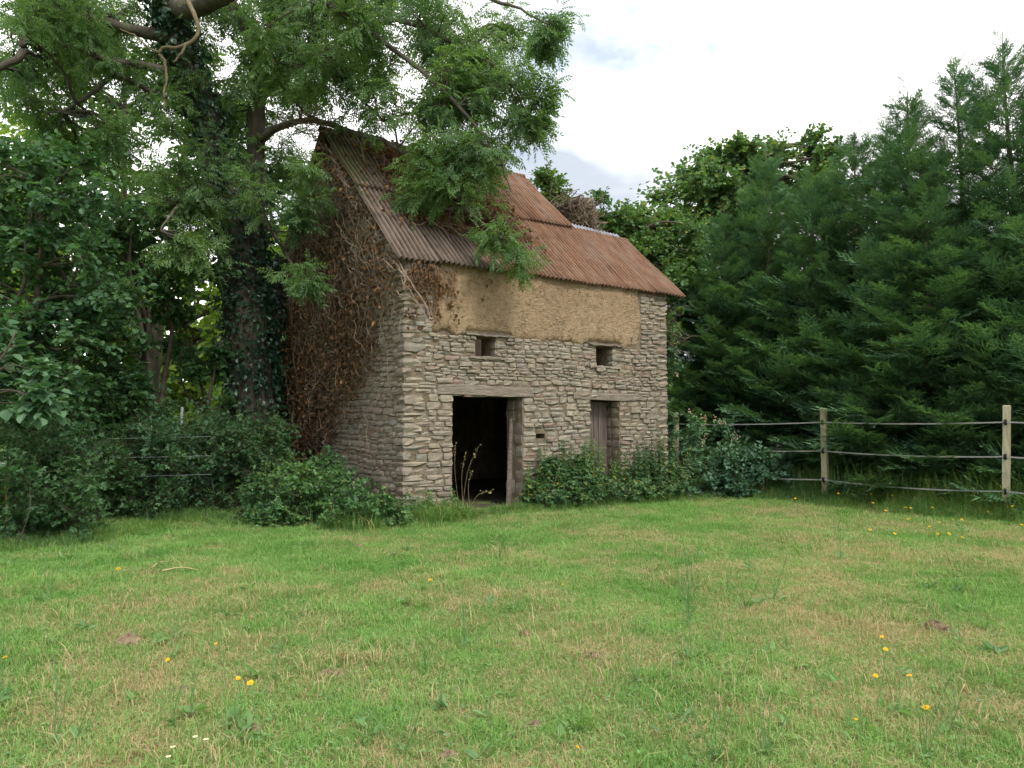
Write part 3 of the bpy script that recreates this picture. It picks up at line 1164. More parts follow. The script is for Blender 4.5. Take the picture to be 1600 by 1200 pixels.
def many_tubes(mb, S, Mi, E, r0, r1):
    """three-sided two-segment twigs, all at once"""
    n = len(S)
    if n == 0:
        return
    T = unit(E - S)
    A = unit(np.cross(T, np.array([0.31, 0.22, 0.93])))
    B = np.cross(T, A)
    rings = []
    for P, r in ((S, r0), (Mi, (r0 + r1) / 2), (E, r1)):
        for a in (0, 2.094, 4.189):
            rings.append(P + r * (math.cos(a) * A + math.sin(a) * B))
    V = np.stack(rings, 1)
    f = np.array([[i * 3 + j, i * 3 + (j + 1) % 3, (i + 1) * 3 + (j + 1) % 3, (i + 1) * 3 + j] for i in range(2) for j in range(3)])
    mb.add(V.reshape(-1, 3), (f[None] + (np.arange(n) * 9)[:, None, None]).reshape(-1, 4))


def foliage(leaf, twig, C, Rad, rng, protos, ntw, nlf, smin, smax, droop=0.3, flat=0.75, anchor=None, twr=0.006, lo=0.25, tilt=0.85, zmin=0.02):
    C = np.asarray(C, float)
    n = len(C)
    Rad = np.broadcast_to(np.asarray(Rad, float), (n,))
    N = n * ntw
    ci = np.repeat(np.arange(n), ntw)
    S = C[ci] + in_ball(rng, N) * (Rad[ci] * 0.35)[:, None]
    if anchor is not None:
        S += unit(anchor[ci] - C[ci]) * (Rad[ci] * 0.35)[:, None]
    E = C[ci] + in_ball(rng, N, 0.4) * (Rad[ci])[:, None] * np.array([1, 1, flat])
    E[:, 2] = np.maximum(E[:, 2], zmin)
    S[:, 2] = np.maximum(S[:, 2], zmin)
    Ln = np.linalg.norm(E - S, axis=1)
    Mi = (S + E) / 2 + np.array([0, 0, 1]) * (Ln * 0.12)[:, None] + rng.normal(size=(N, 3)) * (Ln * 0.06)[:, None]
    many_tubes(twig, S, Mi, E, twr, twr * 0.4)
    k = np.repeat(np.arange(N), nlf)
    u = np.tile(np.linspace(lo, 1.0, nlf), N) + rng.uniform(-0.05, 0.05, N * nlf)
    u = np.clip(u, 0, 1)
    pos = ((1 - u) ** 2)[:, None] * S[k] + (2 * u * (1 - u))[:, None] * (2 * Mi - (S + E) / 2)[k] + (u ** 2)[:, None] * E[k]
    d = unit(E - S)[k]
    sd = unit(np.cross(d, np.array([0.05, 0.08, 1.0])) + 1e-6)
    sgn = np.where(np.tile(np.arange(nlf) % 2, N) == 0, 1.0, -1.0)
    sgn = np.where(np.tile(np.arange(nlf), N) == nlf - 1, 0.0, sgn)
    ax = d * 0.7 + sd * (sgn * 0.9)[:, None] + rng.normal(size=(N * nlf, 3)) * 0.3 + np.array([0, 0, -droop])
    nr = np.array([0, 0, 1.0]) + rng.normal(size=(N * nlf, 3)) * tilt
    set_leaves(leaf, protos, pos, ax, nr, rng.uniform(smin, smax, N * nlf), rng)


SPREAD = 1.35


def px_clumps(rng, regions):
    out, rad = [], []
    for cx, cy, rx, ry, y0, y1, n, r in regions:
        for _ in range(n):
            a, q = rng.uniform(0, 2 * PI), math.sqrt(rng.random())
            out.append(at(cx + rx * q * math.cos(a), cy + ry * q * math.sin(a), rng.uniform(y0, y1)))
            rad.append(r * SPREAD * rng.uniform(0.75, 1.3))
    return np.array(out), np.array(rad)


def anchors(C, skel):
    """nearest limb point, rather below the clump than above it"""
    d = np.linalg.norm(C[:, None, :] - skel[None], axis=2) + np.maximum(0, skel[None, :, 2] - C[:, None, 2]) * 0.8
    return skel[np.argmin(d, 1)]


def limb_px(pts, k=5):
    P = np.array([list(at(x, y, Y)) + [r] for x, y, Y, r in pts])
    return smooth_path(P, k)


def branch_to(mb, A, C, rng, r0=0.028, r1=0.007, sides=5, bend=0.1):
    for a, c in zip(A, C):
        L = np.linalg.norm(c - a)
        mid = (a + c) / 2 + np.array([0, 0, bend * L]) + rng.normal(size=3) * 0.06 * L
        P = smooth_path(np.array([a, mid, c]), 4)
        P = wobble(P, 0.02 * L, rng, 9)
        f = min(1.6, 0.5 + L * 0.45)
        mb.tube(P, np.linspace(r0 * f, r1, 9), sides)


# ------------------------------------------------------------------ the big ash by the gable
def big_ash():
    rng = R(11)
    base = at(402, 712, 15.6)
    base[2] = 0.0
    root = empty('ash_tree', tuple(base))
    tag(root, 'large old ash tree with ivy clad trunk leaning over the barn roof', 'tree')
    main = limb_px([(404, 735, 15.6, .62), (398, 640, 15.6, .48), (388, 540, 15.6, .44), (372, 420, 15.5, .38), (350, 300, 15.3, .33), (322, 190, 15, .3), (285, 80, 14.7, .27), (262, 0, 14.5, .24), (240, -90, 14.3, .2), (225, -200, 14, .15)])
    main[0, 2] = -0.1
    stem2 = limb_px([(388, 545, 15.6, .30), (397, 430, 15.7, .25), (400, 330, 15.7, .215), (400, 210, 15.6, .20), (404, 110, 15.4, .18)])
    mb = MB()
    for L, s in ((main, 14), (stem2, 12)):
        P = L[:, :3] + rng.normal(0, 0.012, (len(L), 3))
        mb.tube(P, L[:, 3] * (1 + 0.05 * np.sin(np.arange(len(L)) * 1.7)), s)
    mb.build('trunk', M['bark'], root, base, smooth=True)
    limbs = [
        [(404, 112, 15.4, .14), (385, 55, 15.2, .11), (362, 5, 15, .10), (340, -60, 14.8, .08), (330, -140, 14.6, .06)],
        [(404, 112, 15.4, .15), (424, 52, 15.2, .12), (445, 0, 15, .11), (470, -70, 14.7, .09), (490, -160, 14.4, .06)],
        [(280, 62, 14.6, .16), (187, 42, 14.3, .105), (130, 26, 14.1, .095), (70, 28, 13.9, .085), (40, 58, 13.8, .08), (28, 92, 13.7, .075), (-20, 112, 13.5, .06)],
        [(296, 118, 14.8, .11), (176, 95, 14.2, .075), (120, 74, 13.9, .055), (66, 62, 13.6, .035)],
        [(330, 205, 15, .08), (195, 120, 14.4, .055), (150, 142, 14.2, .045), (98, 175, 14, .025)],
        [(266, 8, 14.5, .24), (300, 14, 13.9, .19), (345, -6, 13.2, .17), (420, -60, 12.4, .14), (520, -130, 11.8, .10), (640, -190, 11.4, .06)],
        [(400, 160, 15.5, .13), (465, 84, 14.9, .09), (522, 76, 14.4, .075), (545, 52, 14.1, .07), (556, 34, 14, .065), (568, 0, 13.9, .06), (590, -60, 13.7, .04)],
        [(522, 76, 14.4, .06), (514, 100, 14.2, .05), (530, 120, 14.1, .045), (552, 142, 14, .035), (600, 190, 13.7, .02)],
        [(545, 52, 14.1, .06), (620, 32, 13.6, .045), (700, 62, 13.3, .035), (780, 110, 13, .024), (825, 180, 12.8, .014)],
        [(400, 220, 15.6, .10), (470, 188, 14.9, .065), (545, 205, 14.2, .055), (610, 225, 13.6, .042), (670, 275, 13.1, .032), (730, 330, 12.6, .022), (800, 385, 12.2, .012)],
        [(420, -60, 12.4, .09), (520, 10, 12.6, .06), (620, 80, 12.7, .045), (700, 150, 12.6, .035), (770, 230, 12.4, .02), (800, 300, 12.2, .012)],
        [(520, -130, 11.8, .07), (660, -40, 12, .05), (780, 0, 12, .03), (855, 40, 12, .014)],
        [(409, 715, 16.1, .36), (414, 600, 16.3, .29), (424, 510, 16.5, .25), (441, 430, 16.8, .20), (462, 350, 17.2, .13), (478, 270, 17.6, .07)],
        [(400, 330, 15.7, .07), (430, 370, 14.6, .04), (455, 410, 13.4, .025), (470, 450, 12.6, .012)],
        [(350, 300, 15.3, .09), (310, 290, 14.2, .05), (280, 320, 13.4, .03), (250, 360, 12.8, .015)],
    ]
    sk = [main[12:, :3], stem2[6:, :3]]
    for q in limbs:
        L = limb_px(q)
        sk.append(L[2:, :3])
        P = L[:, :3] + rng.normal(0, 0.012, (len(L), 3))
        MB().tube(P, L[:, 3], 8).build('limb', M['bark'], root, base, smooth=True)
    skel = np.vstack(sk)
    C, Rd = px_clumps(rng, [
        (610, 75, 220, 105, 12.5, 15.5, 64, .46), (745, 170, 85, 105, 12.2, 13.8, 20, .5), (715, 255, 85, 42, 12.3, 13.2, 9, .5),
        (805, 345, 40, 70, 12.1, 12.6, 3, .30), (490, 80, 105, 105, 14.6, 17, 20, .46), (300, 50, 190, 90, 14.4, 17, 40, .45),
        (90, 45, 130, 90, 14.0, 17, 38, .45), (60, 20, 110, 50, 12, 13.4, 6, .4), (130, 200, 110, 90, 14, 16.5, 20, .42), (340, 210, 40, 60, 15.8, 17.5, 8, .4), (860, 40, 14, 45, 12, 12.3, 4, .22), (835, 170, 20, 50, 12.4, 12.9, 4, .26), (330, 330, 100, 90, 12.8, 14.6, 18, .42), (250, 215, 70, 70, 13.5, 15, 6, .36),
        (470, 320, 25, 60, 12.8, 14, 4, .26), (465, 430, 15, 25, 12.4, 12.7, 2, .24), (430, 250, 60, 70, 15.6, 17.2, 9, .4),
        (450, -120, 420, 110, 11.5, 16, 34, .6), (100, -100, 180, 80, 10.5, 15, 12, .6), (650, 320, 60, 25, 12.7, 13.1, 2, .32)])
    A = anchors(C, skel)
    br, tw, lf = MB(), MB(), MB()
    branch_to(br, A, C, rng)
    foliage(lf, tw, C, Rd, rng, P_ASH, 13, 6, 0.20, 0.33, 0.45, 0.9, A, 0.006)
    br.build('branches', M['bark'], root, base)
    tw.build('twigs', M['twig'], root, base)
    lf.build('crown', M['ash'], root, base)
    dead = MB()
    for pts in ([(290, -5, 13.3, .05), (311, 45, 12.8, .038), (290, 70, 12.6, .03), (255, 75, 12.5, .026), (250, 84, 12.5, .03), (258, 100, 12.5, .026), (260, 125, 12.5, .022), (256, 150, 12.5, .02), (258, 172, 12.5, .012)],
                [(292, 68, 12.6, .026), (284, 82, 12.5, .022), (272, 98, 12.45, .012)], [(250, 82, 12.5, .02), (232, 74, 12.5, .016), (208, 54, 12.6, .012), (188, 46, 12.7, .008)]):
        L = limb_px(pts, 4)
        dead.tube(L[:, :3] + rng.normal(0, 0.008, (len(L), 3)), L[:, 3], 6)
    dead.build('dead_branch', M['dead_wood'], root, base, smooth=True)['label'] = 'pale twisted dead branch hanging down'
    # ivy up the trunk
    iv = empty('ivy', tuple(base))
    tag(iv, 'dark green ivy climbing the ash trunk', 'ivy')
    lm, sm = MB(), MB()
    lean = limb_px(limbs[12])
    for L, n in ((main[:38], 5200), (stem2[:14], 900), (lean[:18], 2200)):
        k = rng.uniform(1, len(L) - 1.01, n)
        i = k.astype(int)
        f = (k - i)[:, None]
        P = L[i, :3] * (1 - f) + L[i + 1, :3] * f
        rad = L[i, 3] + np.abs(rng.normal(0.04, 0.13, n)) * (0.6 + 0.6 * np.sin(k * 1.3) ** 2)
        a = rng.uniform(0, 2 * PI, n)
        o = np.stack([np.cos(a), np.sin(a), np.zeros(n)], -1)
        pos = P + o * rad[:, None]
        ax = o * 0.5 + np.array([0, 0, -0.8]) + rng.normal(size=(n, 3)) * 0.5
        set_leaves(lm, P_IVY, pos, ax, o + rng.normal(size=(n, 3)) * 0.5 + np.array([0, 0, 0.4]), rng.uniform(0.07, 0.13, n), rng)
    for q in range(14):
        a0 = rng.uniform(0, 6.28)
        idx = np.arange(1, 34)
        P = np.array([main[i, :3] + (main[i, 3] + 0.02) * np.array([math.cos(a0 + 0.05 * i), math.sin(a0 + 0.05 * i), 0]) for i in idx])
        sm.tube(wobble(P, 0.06, rng), np.linspace(0.03, 0.01, len(P)), 5)
    lm.build('leaves', M['ivy'], iv, base)
    sm.build('stems', M['twig'], iv, base)


big_ash()


# ------------------------------------------------------------------ other broadleaf trees
def broad_tree(name, label, bx, bY, stems, regions, protos, mat, ntw, nlf, smin, smax, seed, group=None, droop=0.25, trunk_r=0.1, tilt=0.9, bark='twig', lo=0.25):
    rng = R(seed)
    base = at(bx, 700, bY)
    base[2] = 0
    root = empty(name, tuple(base))
    tag(root, label, 'tree', group)
    C, Rd = px_clumps(rng, regions)
    C[:, 2] = np.maximum(C[:, 2], 0.35)
    tr = MB()
    sk = []
    lo_z, hi_z = C[:, 2].min(), C[:, 2].max()
    for q in range(stems):
        tgt = C[rng.integers(len(C))] if stems > 1 else C.mean(0)
        top = np.array([base[0] * 0.35 + tgt[0] * 0.65, base[1] * 0.35 + tgt[1] * 0.65, lo_z + (hi_z - lo_z) * rng.uniform(0.7, 0.92)])
        b = base + np.array([rng.normal(0, 0.18), rng.normal(0, 0.18), -0.1]) * (1 if stems > 1 else 0.1)
        mid = (b + top) / 2 + rng.normal(0, 0.22, 3) + np.array([(b - top)[0] * 0.15, 0, 0.3])
        P = wobble(smooth_path(np.array([b, mid, top]), 7), 0.12, rng, 16)
        tr.tube(P, np.linspace(trunk_r * rng.uniform(0.7, 1.1), trunk_r * 0.2, 16), 8)
        sk.append(P[4:])
    skel = np.vstack(sk)
    A = anchors(C, skel)
    br, tw, lf = MB(), MB(), MB()
    branch_to(br, A, C, rng, trunk_r * 0.3, 0.006)
    foliage(lf, tw, C, Rd, rng, protos, ntw, nlf, smin, smax, droop, 0.8, A, 0.005, lo, tilt)
    tr.build('trunk', M[bark], root, base, smooth=True)
    br.build('branches', M['twig'], root, base)
    tw.build('twigs', M['twig'], root, base)
    lf.build('crown', M[mat], root, base)
    return root


broad_tree('hazel_tree', 'dark leafy hazel tree at the far left edge above the undergrowth', 30, 12.2, 5,
           [(60, 320, 130, 100, 10.8, 13.2, 36, .45), (70, 480, 140, 110, 11, 13, 48, .45), (50, 620, 110, 60, 10.8, 12.5, 20, .42)], P_HAZEL, 'hazel', 16, 8, .085, .13, 21, trunk_r=.08)
broad_tree('hazel_tree', 'dark leafy hazel tree beneath the sky gap beside the ivy clad ash', 215, 14, 5,
           [(200, 450, 100, 80, 13, 15.5, 32, .45), (150, 590, 80, 70, 12.8, 15, 24, .45), (280, 420, 70, 50, 13.5, 15.5, 11, .36), (190, 360, 70, 40, 13, 15, 10, .4)], P_HAZEL, 'hazel', 16, 8, .085, .13, 22, trunk_r=.08)
broad_tree('hazel_tree', 'slim dark hazel standing just in front of the ash trunk', 315, 15, 3,
           [(285, 560, 14, 90, 14.2, 15.4, 7, .26), (350, 600, 25, 60, 14.4, 15.2, 5, .28)], P_HAZEL, 'hazel', 16, 8, .085, .13, 23, trunk_r=.06)
# branch of big pale leaves reaching in at the left
broad_tree('lime_sapling', 'young tree with large pale green leaves reaching in at the left edge', -60, 9.6, 2,
           [(30, 580, 60, 30, 9.2, 9.9, 7, .3), (60, 615, 40, 18, 9.1, 9.6, 4, .24), (-60, 560, 60, 80, 9.2, 10, 8, .4)], P_HAZEL, 'bluegreen', 7, 6, .12, .18, 24, trunk_r=.05, tilt=0.25)
for k, (lab, bx, bY, reg) in enumerate([
        ('sunlit yellow green tree in the glade directly behind the ash trunk', 440, 27, [(430, 480, 60, 150, 25, 29, 34, .9), (420, 640, 60, 50, 25, 28, 10, .8)]),
        ('sunlit yellow green tree in the glade, half hidden by the slim hazel', 300, 27, [(290, 520, 110, 120, 25, 29, 46, .9), (320, 640, 80, 40, 24, 27, 12, .8)]),
        ('sunlit yellow green tree in the glade, seen low behind the dark hazels', 130, 28, [(120, 530, 130, 130, 25, 30, 46, 1.0), (60, 640, 120, 40, 24, 28, 14, .9)]),
        ('tall light green tree far behind the hazels at the left', 60, 31, [(20, 350, 120, 170, 28, 33, 46, 1.2), (160, 430, 80, 70, 28, 32, 18, 1.0)])]):
    broad_tree('glade_tree', lab, bx, bY, 1, reg, P_HAZEL, 'glade', 16, 7, .22, .34, 60 + k, 'sunlit trees beyond the wood edge', trunk_r=.22, bark='bark')
broad_tree('field_maple', 'light leaved maple filling the sky gaps behind the ivy clad ash', 235, 19.5, 2,
           [(140, 190, 170, 110, 18, 21, 34, .6), (330, 240, 90, 120, 18, 20.5, 24, .6), (440, 330, 40, 90, 18.5, 20, 10, .5), (200, 330, 120, 70, 18, 20.5, 18, .6)], P_OVAL, 'ash', 12, 7, .12, .19, 75, trunk_r=.2, bark='bark')
broad_tree('oak_tree', 'rounded green oak with yellowing tips behind the conifer row', 1200, 27, 1,
           [(1200, 300, 120, 70, 25, 29, 56, .8), (1170, 250, 80, 28, 25.5, 27.5, 20, .6), (1080, 330, 65, 60, 24.5, 27, 30, .7), (1290, 240, 22, 30, 26, 27.5, 7, .55), (1130, 420, 90, 60, 24, 27, 22, .85)], P_HAZEL, 'oak', 22, 9, .12, .19, 71, trunk_r=.35, bark='bark')
broad_tree('oak_tree', 'smaller light green oak between the barn roof and the conifers', 1010, 21, 2,
           [(1010, 360, 60, 40, 20, 22.5, 34, .45), (1000, 430, 55, 60, 19.5, 22, 34, .45), (1060, 400, 45, 50, 20, 22, 24, .45), (955, 375, 30, 22, 19.8, 21, 12, .32), (1055, 480, 30, 60, 18.6, 20, 14, .4)], P_HAZEL, 'oak', 18, 9, .09, .15, 72, trunk_r=.14)
broad_tree('elder_sapling', 'young bright green sapling behind the broken roof ridge', 868, 20.3, 2,
           [(862, 305, 20, 30, 19.8, 20.6, 12, .3), (845, 275, 12, 16, 19.8, 20.5, 5, .22), (885, 330, 12, 16, 19.6, 20.2, 6, .26)], P_OVAL, 'oak', 14, 7, .09, .14, 73, trunk_r=.06)
broad_tree('elder_sapling', 'thin upright sapling just beyond the chimney stump', 940, 20.6, 2,
           [(938, 318, 7, 30, 20, 20.6, 7, .22), (942, 350, 18, 14, 20, 20.6, 5, .3), (972, 345, 12, 14, 20, 20.6, 4, .28)], P_OVAL, 'oak', 10, 6, .08, .12, 74, trunk_r=.04)


# ------------------------------------------------------------------ conifers
def conifer_proto(seed, H=9.0, full=1.0):
    rng = R(seed)
    tr, br, sp = MB(), MB(), MB()
    P = np.array([[0.05 * math.sin(z * 0.8 + seed), 0.05 * math.cos(z * 0.7), z] for z in np.linspace(-0.1, H, 20)])
    tr.tube(P, np.linspace(0.13, 0.006, 20) ** 1.0, 8)
    pos, ax, nr, sc = [], [], [], []
    nb = int(165 * full)
    for k in range(nb):
        f = (k + rng.uniform(0, 1)) / nb
        z = 0.15 + (H - 0.8) * f ** 1.08
        h = z / H
        az = k * 2.39996 + rng.normal(0, 0.3)
        L = (2.05 * (1 - h) ** 0.85 + 0.10) * rng.uniform(0.72, 1.12)
        el = math.radians(4 + 50 * h + rng.normal(0, 6))
        o = np.array([math.cos(az), math.sin(az), 0])
        b = np.array([np.interp(z, P[:, 2], P[:, 0]), np.interp(z, P[:, 2], P[:, 1]), z])
        e = b + o * L * math.cos(el) + np.array([0, 0, L * math.sin(el)])
        m = (b + e) / 2 - np.array([0, 0, 0.07 * L])
        Q = smooth_path(np.array([b, m, e]), 4)
        br.tube(Q, np.linspace(0.016 * (1.2 - h), 0.004, len(Q)), 4)
        n = max(3, int(3 + L * 4.2))
        side = np.cross(np.array([0, 0, 1.0]), o)
        for j in range(n):
            u = 0.30 + 0.70 * (j + rng.uniform(0, .8)) / n
            q = min(len(Q) - 1.001, u * (len(Q) - 1))
            i = int(q)
            p = Q[i] * (1 - q + i) + Q[i + 1] * (q - i)
            d = unit(Q[i + 1] - Q[i])
            s = (1 if j % 2 else -1) * rng.uniform(0.35, 0.95) if j < n - 1 else rng.normal(0, 0.15)
            a = d + side * s + np.array([0, 0, rng.uniform(-0.28, 0.30)])
            pos.append(p)
            ax.append(a)
            nr.append(np.array([0, 0, 1.0]) + o * rng.uniform(-0.1, 0.5) + side * s * rng.uniform(-0.5, 0.5) + rng.normal(size=3) * 0.22)
            sc.append((0.60 * (1 - h) + 0.30) * rng.uniform(0.6, 1.25))
    for k in range(20):   # wispy leader
        z = H - 1.5 * rng.random()
        az = rng.uniform(0, 6.28)
        pos.append(np.array([np.interp(z, P[:, 2], P[:, 0]), np.interp(z, P[:, 2], P[:, 1]), z]))
        ax.append(np.array([math.cos(az), math.sin(az), rng.uniform(0.7, 1.6)]))
        nr.append(np.array([math.cos(az), math.sin(az), 0.2]))
        sc.append(rng.uniform(0.22, 0.36))
    set_leaves(sp, P_SPRAY, np.array(pos), np.array(ax), np.array(nr), np.array(sc), rng)
    root = empty('conifer', (0, 0, 0))
    tr.build('trunk', M['conifer_bark'], root, smooth=True)
    br.build('branches', M['conifer_bark'], root)
    sp.build('crown', M['conifer'], root)
    return root


FP3 = np.array([8.21, 12.01])
FP1 = np.array([3.94, 17.26])
FD = (FP1 - FP3) / np.linalg.norm(FP1 - FP3)
FN = np.array([-FD[1], FD[0]])
if FN[1] < 0:
    FN = -FN
con = [conifer_proto(s) for s in (501, 502, 503)]
CONS = [  # image column of the tip, row of the tip, metres behind the fence, how it is told apart
    (1572, 48, 2.5, 'tallest dark conifer, its wispy tip near the right edge'),
    (1492, 95, 3.3, 'dark conifer with a thin tip, second from the right edge'),
    (1413, 130, 2.4, 'dark conifer with a wispy leader, third from the right edge'),
    (1338, 195, 3.1, 'dark conifer behind the middle fence post, its top leaning to the sky gap'),
    (1265, 262, 2.5, 'shorter dark conifer just left of the middle fence post'),
    (1196, 228, 3.0, 'dark conifer standing in front of the rounded oak'),
    (1132, 325, 2.3, 'lower dark conifer above the flowering bramble bush'),
    (1085, 400, 2.8, 'lowest dark conifer, tucked against the barn corner'),
    (1650, 60, 2.4, 'dark conifer cut off by the right edge of the picture'),
    (1445, 215, 1.9, 'short bushy conifer between the two nearest fence posts'),
    (1232, 292, 4.6, 'dark conifer of the rear rank, showing between the oak and the middle fence post'),
    (1302, 250, 4.9, 'dark conifer of the rear rank, above the middle fence post'),
    (1165, 330, 4.4, 'small conifer of the rear rank beneath the rounded oak'),
    (1385, 190, 4.8, 'dark conifer of the rear rank between two wispy tips'),
    (1760, 40, 2.6, 'outermost dark conifer, mostly beyond the right edge'),
]
first = {}
for k, (px, py, off, lab) in enumerate(CONS):
    d = ray(px, py)
    P0 = FP3 + FN * off
    # where the sight line over that column crosses the row
    A = np.array([[FD[0], -d[0]], [FD[1], -d[1]]])
    s, Y = np.linalg.solve(A, -P0)
    xy = P0 + FD * s
    H = EYE + d[2] * Y
    src = con[k % 3]
    o = src if k < 3 else copy_tree(src)
    o.location = (xy[0], xy[1], 0)
    o.rotation_euler = (0, 0, k * 1.9 + 0.4)
    o.scale = (1.05, 1.05, H / 9.0) if H > 6 else (0.95, 0.95, H / 9.0)
    tag(o, lab, 'tree', 'conifers in a row behind the paddock fence')


# ------------------------------------------------------------------ dead ivy on the gable, the corner and the roof
def dead_ivy():
    rng = R(81)
    root = empty('dead_ivy', tuple(B_C), PI / 2 - B_YAW)
    tag(root, 'dead brown ivy matted over the gable wall and roof edge', 'ivy')

    def cover(v, z):
        """1 where the mat hides the wall"""
        edge = np.interp(v, [0.0, 0.6, 1.2, 1.9, 2.6, 3.1, 3.6, 4.0, 4.6, 6.5], [4.05, 3.4, 2.85, 2.3, 1.85, 1.45, 1.1, 0.85, 0.6, 0.3])
        return 1 / (1 + np.exp(-(z - edge + 0.12 * np.sin(v * 7) + 0.1 * np.sin(v * 17 + z * 5)) * 5.0))

    def topz(v):
        return np.where(v < HALF, HW + v * SLOPE, HW + (2 * HALF - v) * SLOPE) - 0.02

    stem, leaf = MB(), MB()
    n = 0
    while n < 780:
        v, z = rng.uniform(-0.1, DEP + 0.1), rng.uniform(0.3, HR)
        if z > topz(v) or rng.random() > cover(v, z):
            continue
        if z > topz(v) - 0.35 and v < HALF and rng.random() < 0.6:
            continue
        n += 1
        L = rng.uniform(0.5, 1.9)
        an = rng.choice([0, PI]) + rng.normal(0, 0.55) if rng.random() < 0.75 else PI / 2 + rng.normal(0, 0.4)
        k = 12
        an_k = an + np.cumsum(rng.normal(0, 0.28, k))
        dv = np.cos(an_k) * L / k
        dz = np.sin(an_k) * L / k + np.linspace(-0.3, 0.4, k) * L / k * rng.normal(0, 1.2)
        off = 0.04 + np.abs(np.cumsum(rng.normal(0, 0.035, k))) + rng.uniform(0, 0.10)
        P = np.stack([-off, v + np.cumsum(dv), z + np.cumsum(dz)], -1)
        P[:, 2] = np.minimum(P[:, 2], topz(P[:, 1]) - 0.10)
        P = smooth_path(P, 2)
        r0 = rng.choice([0.006, 0.009, 0.013, 0.019], p=[.35, .35, .2, .1])
        stem.tube(P, np.linspace(r0, r0 * 0.4, len(P)), 4)
    # a few thick old stems up the wall
    for v0, v1 in ((4.7, 3.9), (5.2, 5.0), (4.2, 2.6), (5.8, 5.4), (5.0, 3.2)):
        P = np.array([[-0.07 - 0.03 * math.sin(q * 5), v0 + (v1 - v0) * q + 0.12 * math.sin(q * 9 + v0), 0.1 + q * 5.6] for q in np.linspace(0, 1, 18)])
        P = P[P[:, 2] < topz(P[:, 1]) - 0.2]
        stem.tube(wobble(P, 0.05, rng), np.linspace(0.035, 0.012, len(P)), 6)
    N = 52000
    v, z = rng.uniform(-0.15, DEP + 0.15, N), rng.uniform(0.15, HR, N)
    clump = 0.5 + 0.5 * np.sin(v * 3.1 + 1.2 * np.sin(z * 2.3)) * np.sin(z * 3.7 + v)
    dens = 0.24 + 0.34 * np.clip((3.9 - z) / 1.5, 0, 1)
    keep = (z < topz(v)) & (rng.random(N) < cover(v, z) * dens * (0.35 + 0.65 * clump))
    v, z = v[keep], z[keep]
    m = len(v)
    pos = np.stack([-0.03 - np.abs(rng.normal(0, 0.13, m)), v, z], -1)
    ax = rng.normal(size=(m, 3)) * 0.6 + np.array([-0.25, 0, -0.75])
    set_leaves(leaf, P_DEAD, pos, ax, np.array([-1.0, 0, 0.3]) + rng.normal(size=(m, 3)) * 0.6, rng.uniform(0.05, 0.105, m), rng)
    # stray leaves and tendrils over the corner and onto the clay
    for q in range(70):
        t, zz = abs(rng.normal(0, 0.45)), 4.3 - abs(rng.normal(0, 0.3))
        P = np.array([[t + s * rng.uniform(-0.05, 0.25), -0.05 - 0.05 * math.sin(s * 3), zz - s * rng.uniform(0.05, 0.5)] for s in np.linspace(0, 1, 6)])
        stem.tube(wobble(P, 0.04, rng, 8), np.linspace(0.005, 0.002, 8), 4)
        kk = rng.integers(2, 7)
        ii = rng.integers(1, 6, kk)
        set_leaves(leaf, P_DEAD, P[ii] + rng.normal(0, 0.03, (kk, 3)) * np.array([1, 0.3, 1]), rng.normal(size=(kk, 3)) * 0.4 + np.array([0, 0, -1]), np.array([0, -1.0, 0]) + rng.normal(size=(kk, 3)) * 0.4, rng.uniform(0.05, 0.09, kk), rng)
    # mat lying on the roof
    cA, sA = math.cos(ANG), math.sin(ANG)

    def on_roof(t, s, h):
        return np.stack([t, s * cA - h * sA, HW + s * sA + h * cA], -1)

    N = 9500
    t, s = rng.uniform(-0.3, 3.6, N), rng.uniform(0.9, 4.9, N)
    w = np.interp(s, [0.9, 1.4, 2.4, 3.4, 4.9], [0.0, 1.0, 1.0, 0.8, 0.5]) * np.interp(t, [-0.3, 0.45, 1.0, 2.2, 3.6], [0.0, 0.15, 1.0, 1.0, 0.0])
    w = w * np.clip(0.6 + 0.6 * np.sin(t * 3.3 + s * 1.7) * np.sin(s * 2.9), 0.1, 1)
    keep = rng.random(N) < w
    t, s = t[keep], s[keep]
    m = len(t)
    pos = on_roof(t, s, 0.09 + np.abs(rng.normal(0, 0.07, m)))
    set_leaves(leaf, P_DEAD, pos, rng.normal(size=(m, 3)) * 0.7 + np.array([0, -0.5, -0.5]), np.array([0, -0.6, 0.7]) + rng.normal(size=(m, 3)) * 0.5, rng.uniform(0.06, 0.115, m), rng)
    for q in range(150):
        t0, s0 = rng.uniform(-0.1, 3.2), rng.uniform(1.1, 4.8)
        if rng.random() > np.interp(t0, [-0.3, 0.45, 0.9, 2.2, 3.6], [0.0, 0.06, 1.0, 1.0, 0.1]):
            continue
        L = rng.uniform(0.4, 1.5)
        an = -0.9 + rng.normal(0, 0.8)
        x = np.linspace(0, 1, 8)
        P = on_roof(np.maximum(0.35, t0 + x * L * math.cos(an)), np.maximum(0.3, s0 + x * L * math.sin(an)), 0.10 + 0.14 * np.sin(x * 3 + q) ** 2 + 0.05 * rng.random(8))
        stem.tube(smooth_path(P, 2), np.linspace(rng.choice([0.005, 0.008, 0.013]), 0.003, 15), 4)
    # bird-nest tangle at the apex and stems clinging to the chimney stump
    for q in range(200):
        c = np.array([-0.25, HALF - 0.1, HR + 0.16]) + rng.normal(size=3) * np.array([0.35, 0.3, 0.14])
        d = unit(rng.normal(size=3) * np.array([1, 1, 0.5])) * rng.uniform(0.15, 0.4)
        stem.tube(np.array([c - d, c + rng.normal(size=3) * 0.05, c + d]), [0.007, 0.006, 0.003], 4)
    stem.build('stems', M['ivy_stem'], root)
    leaf.build('leaves', M['dead_leaf'], root)
    r2 = empty('dead_creeper', tuple(B_C), PI / 2 - B_YAW)
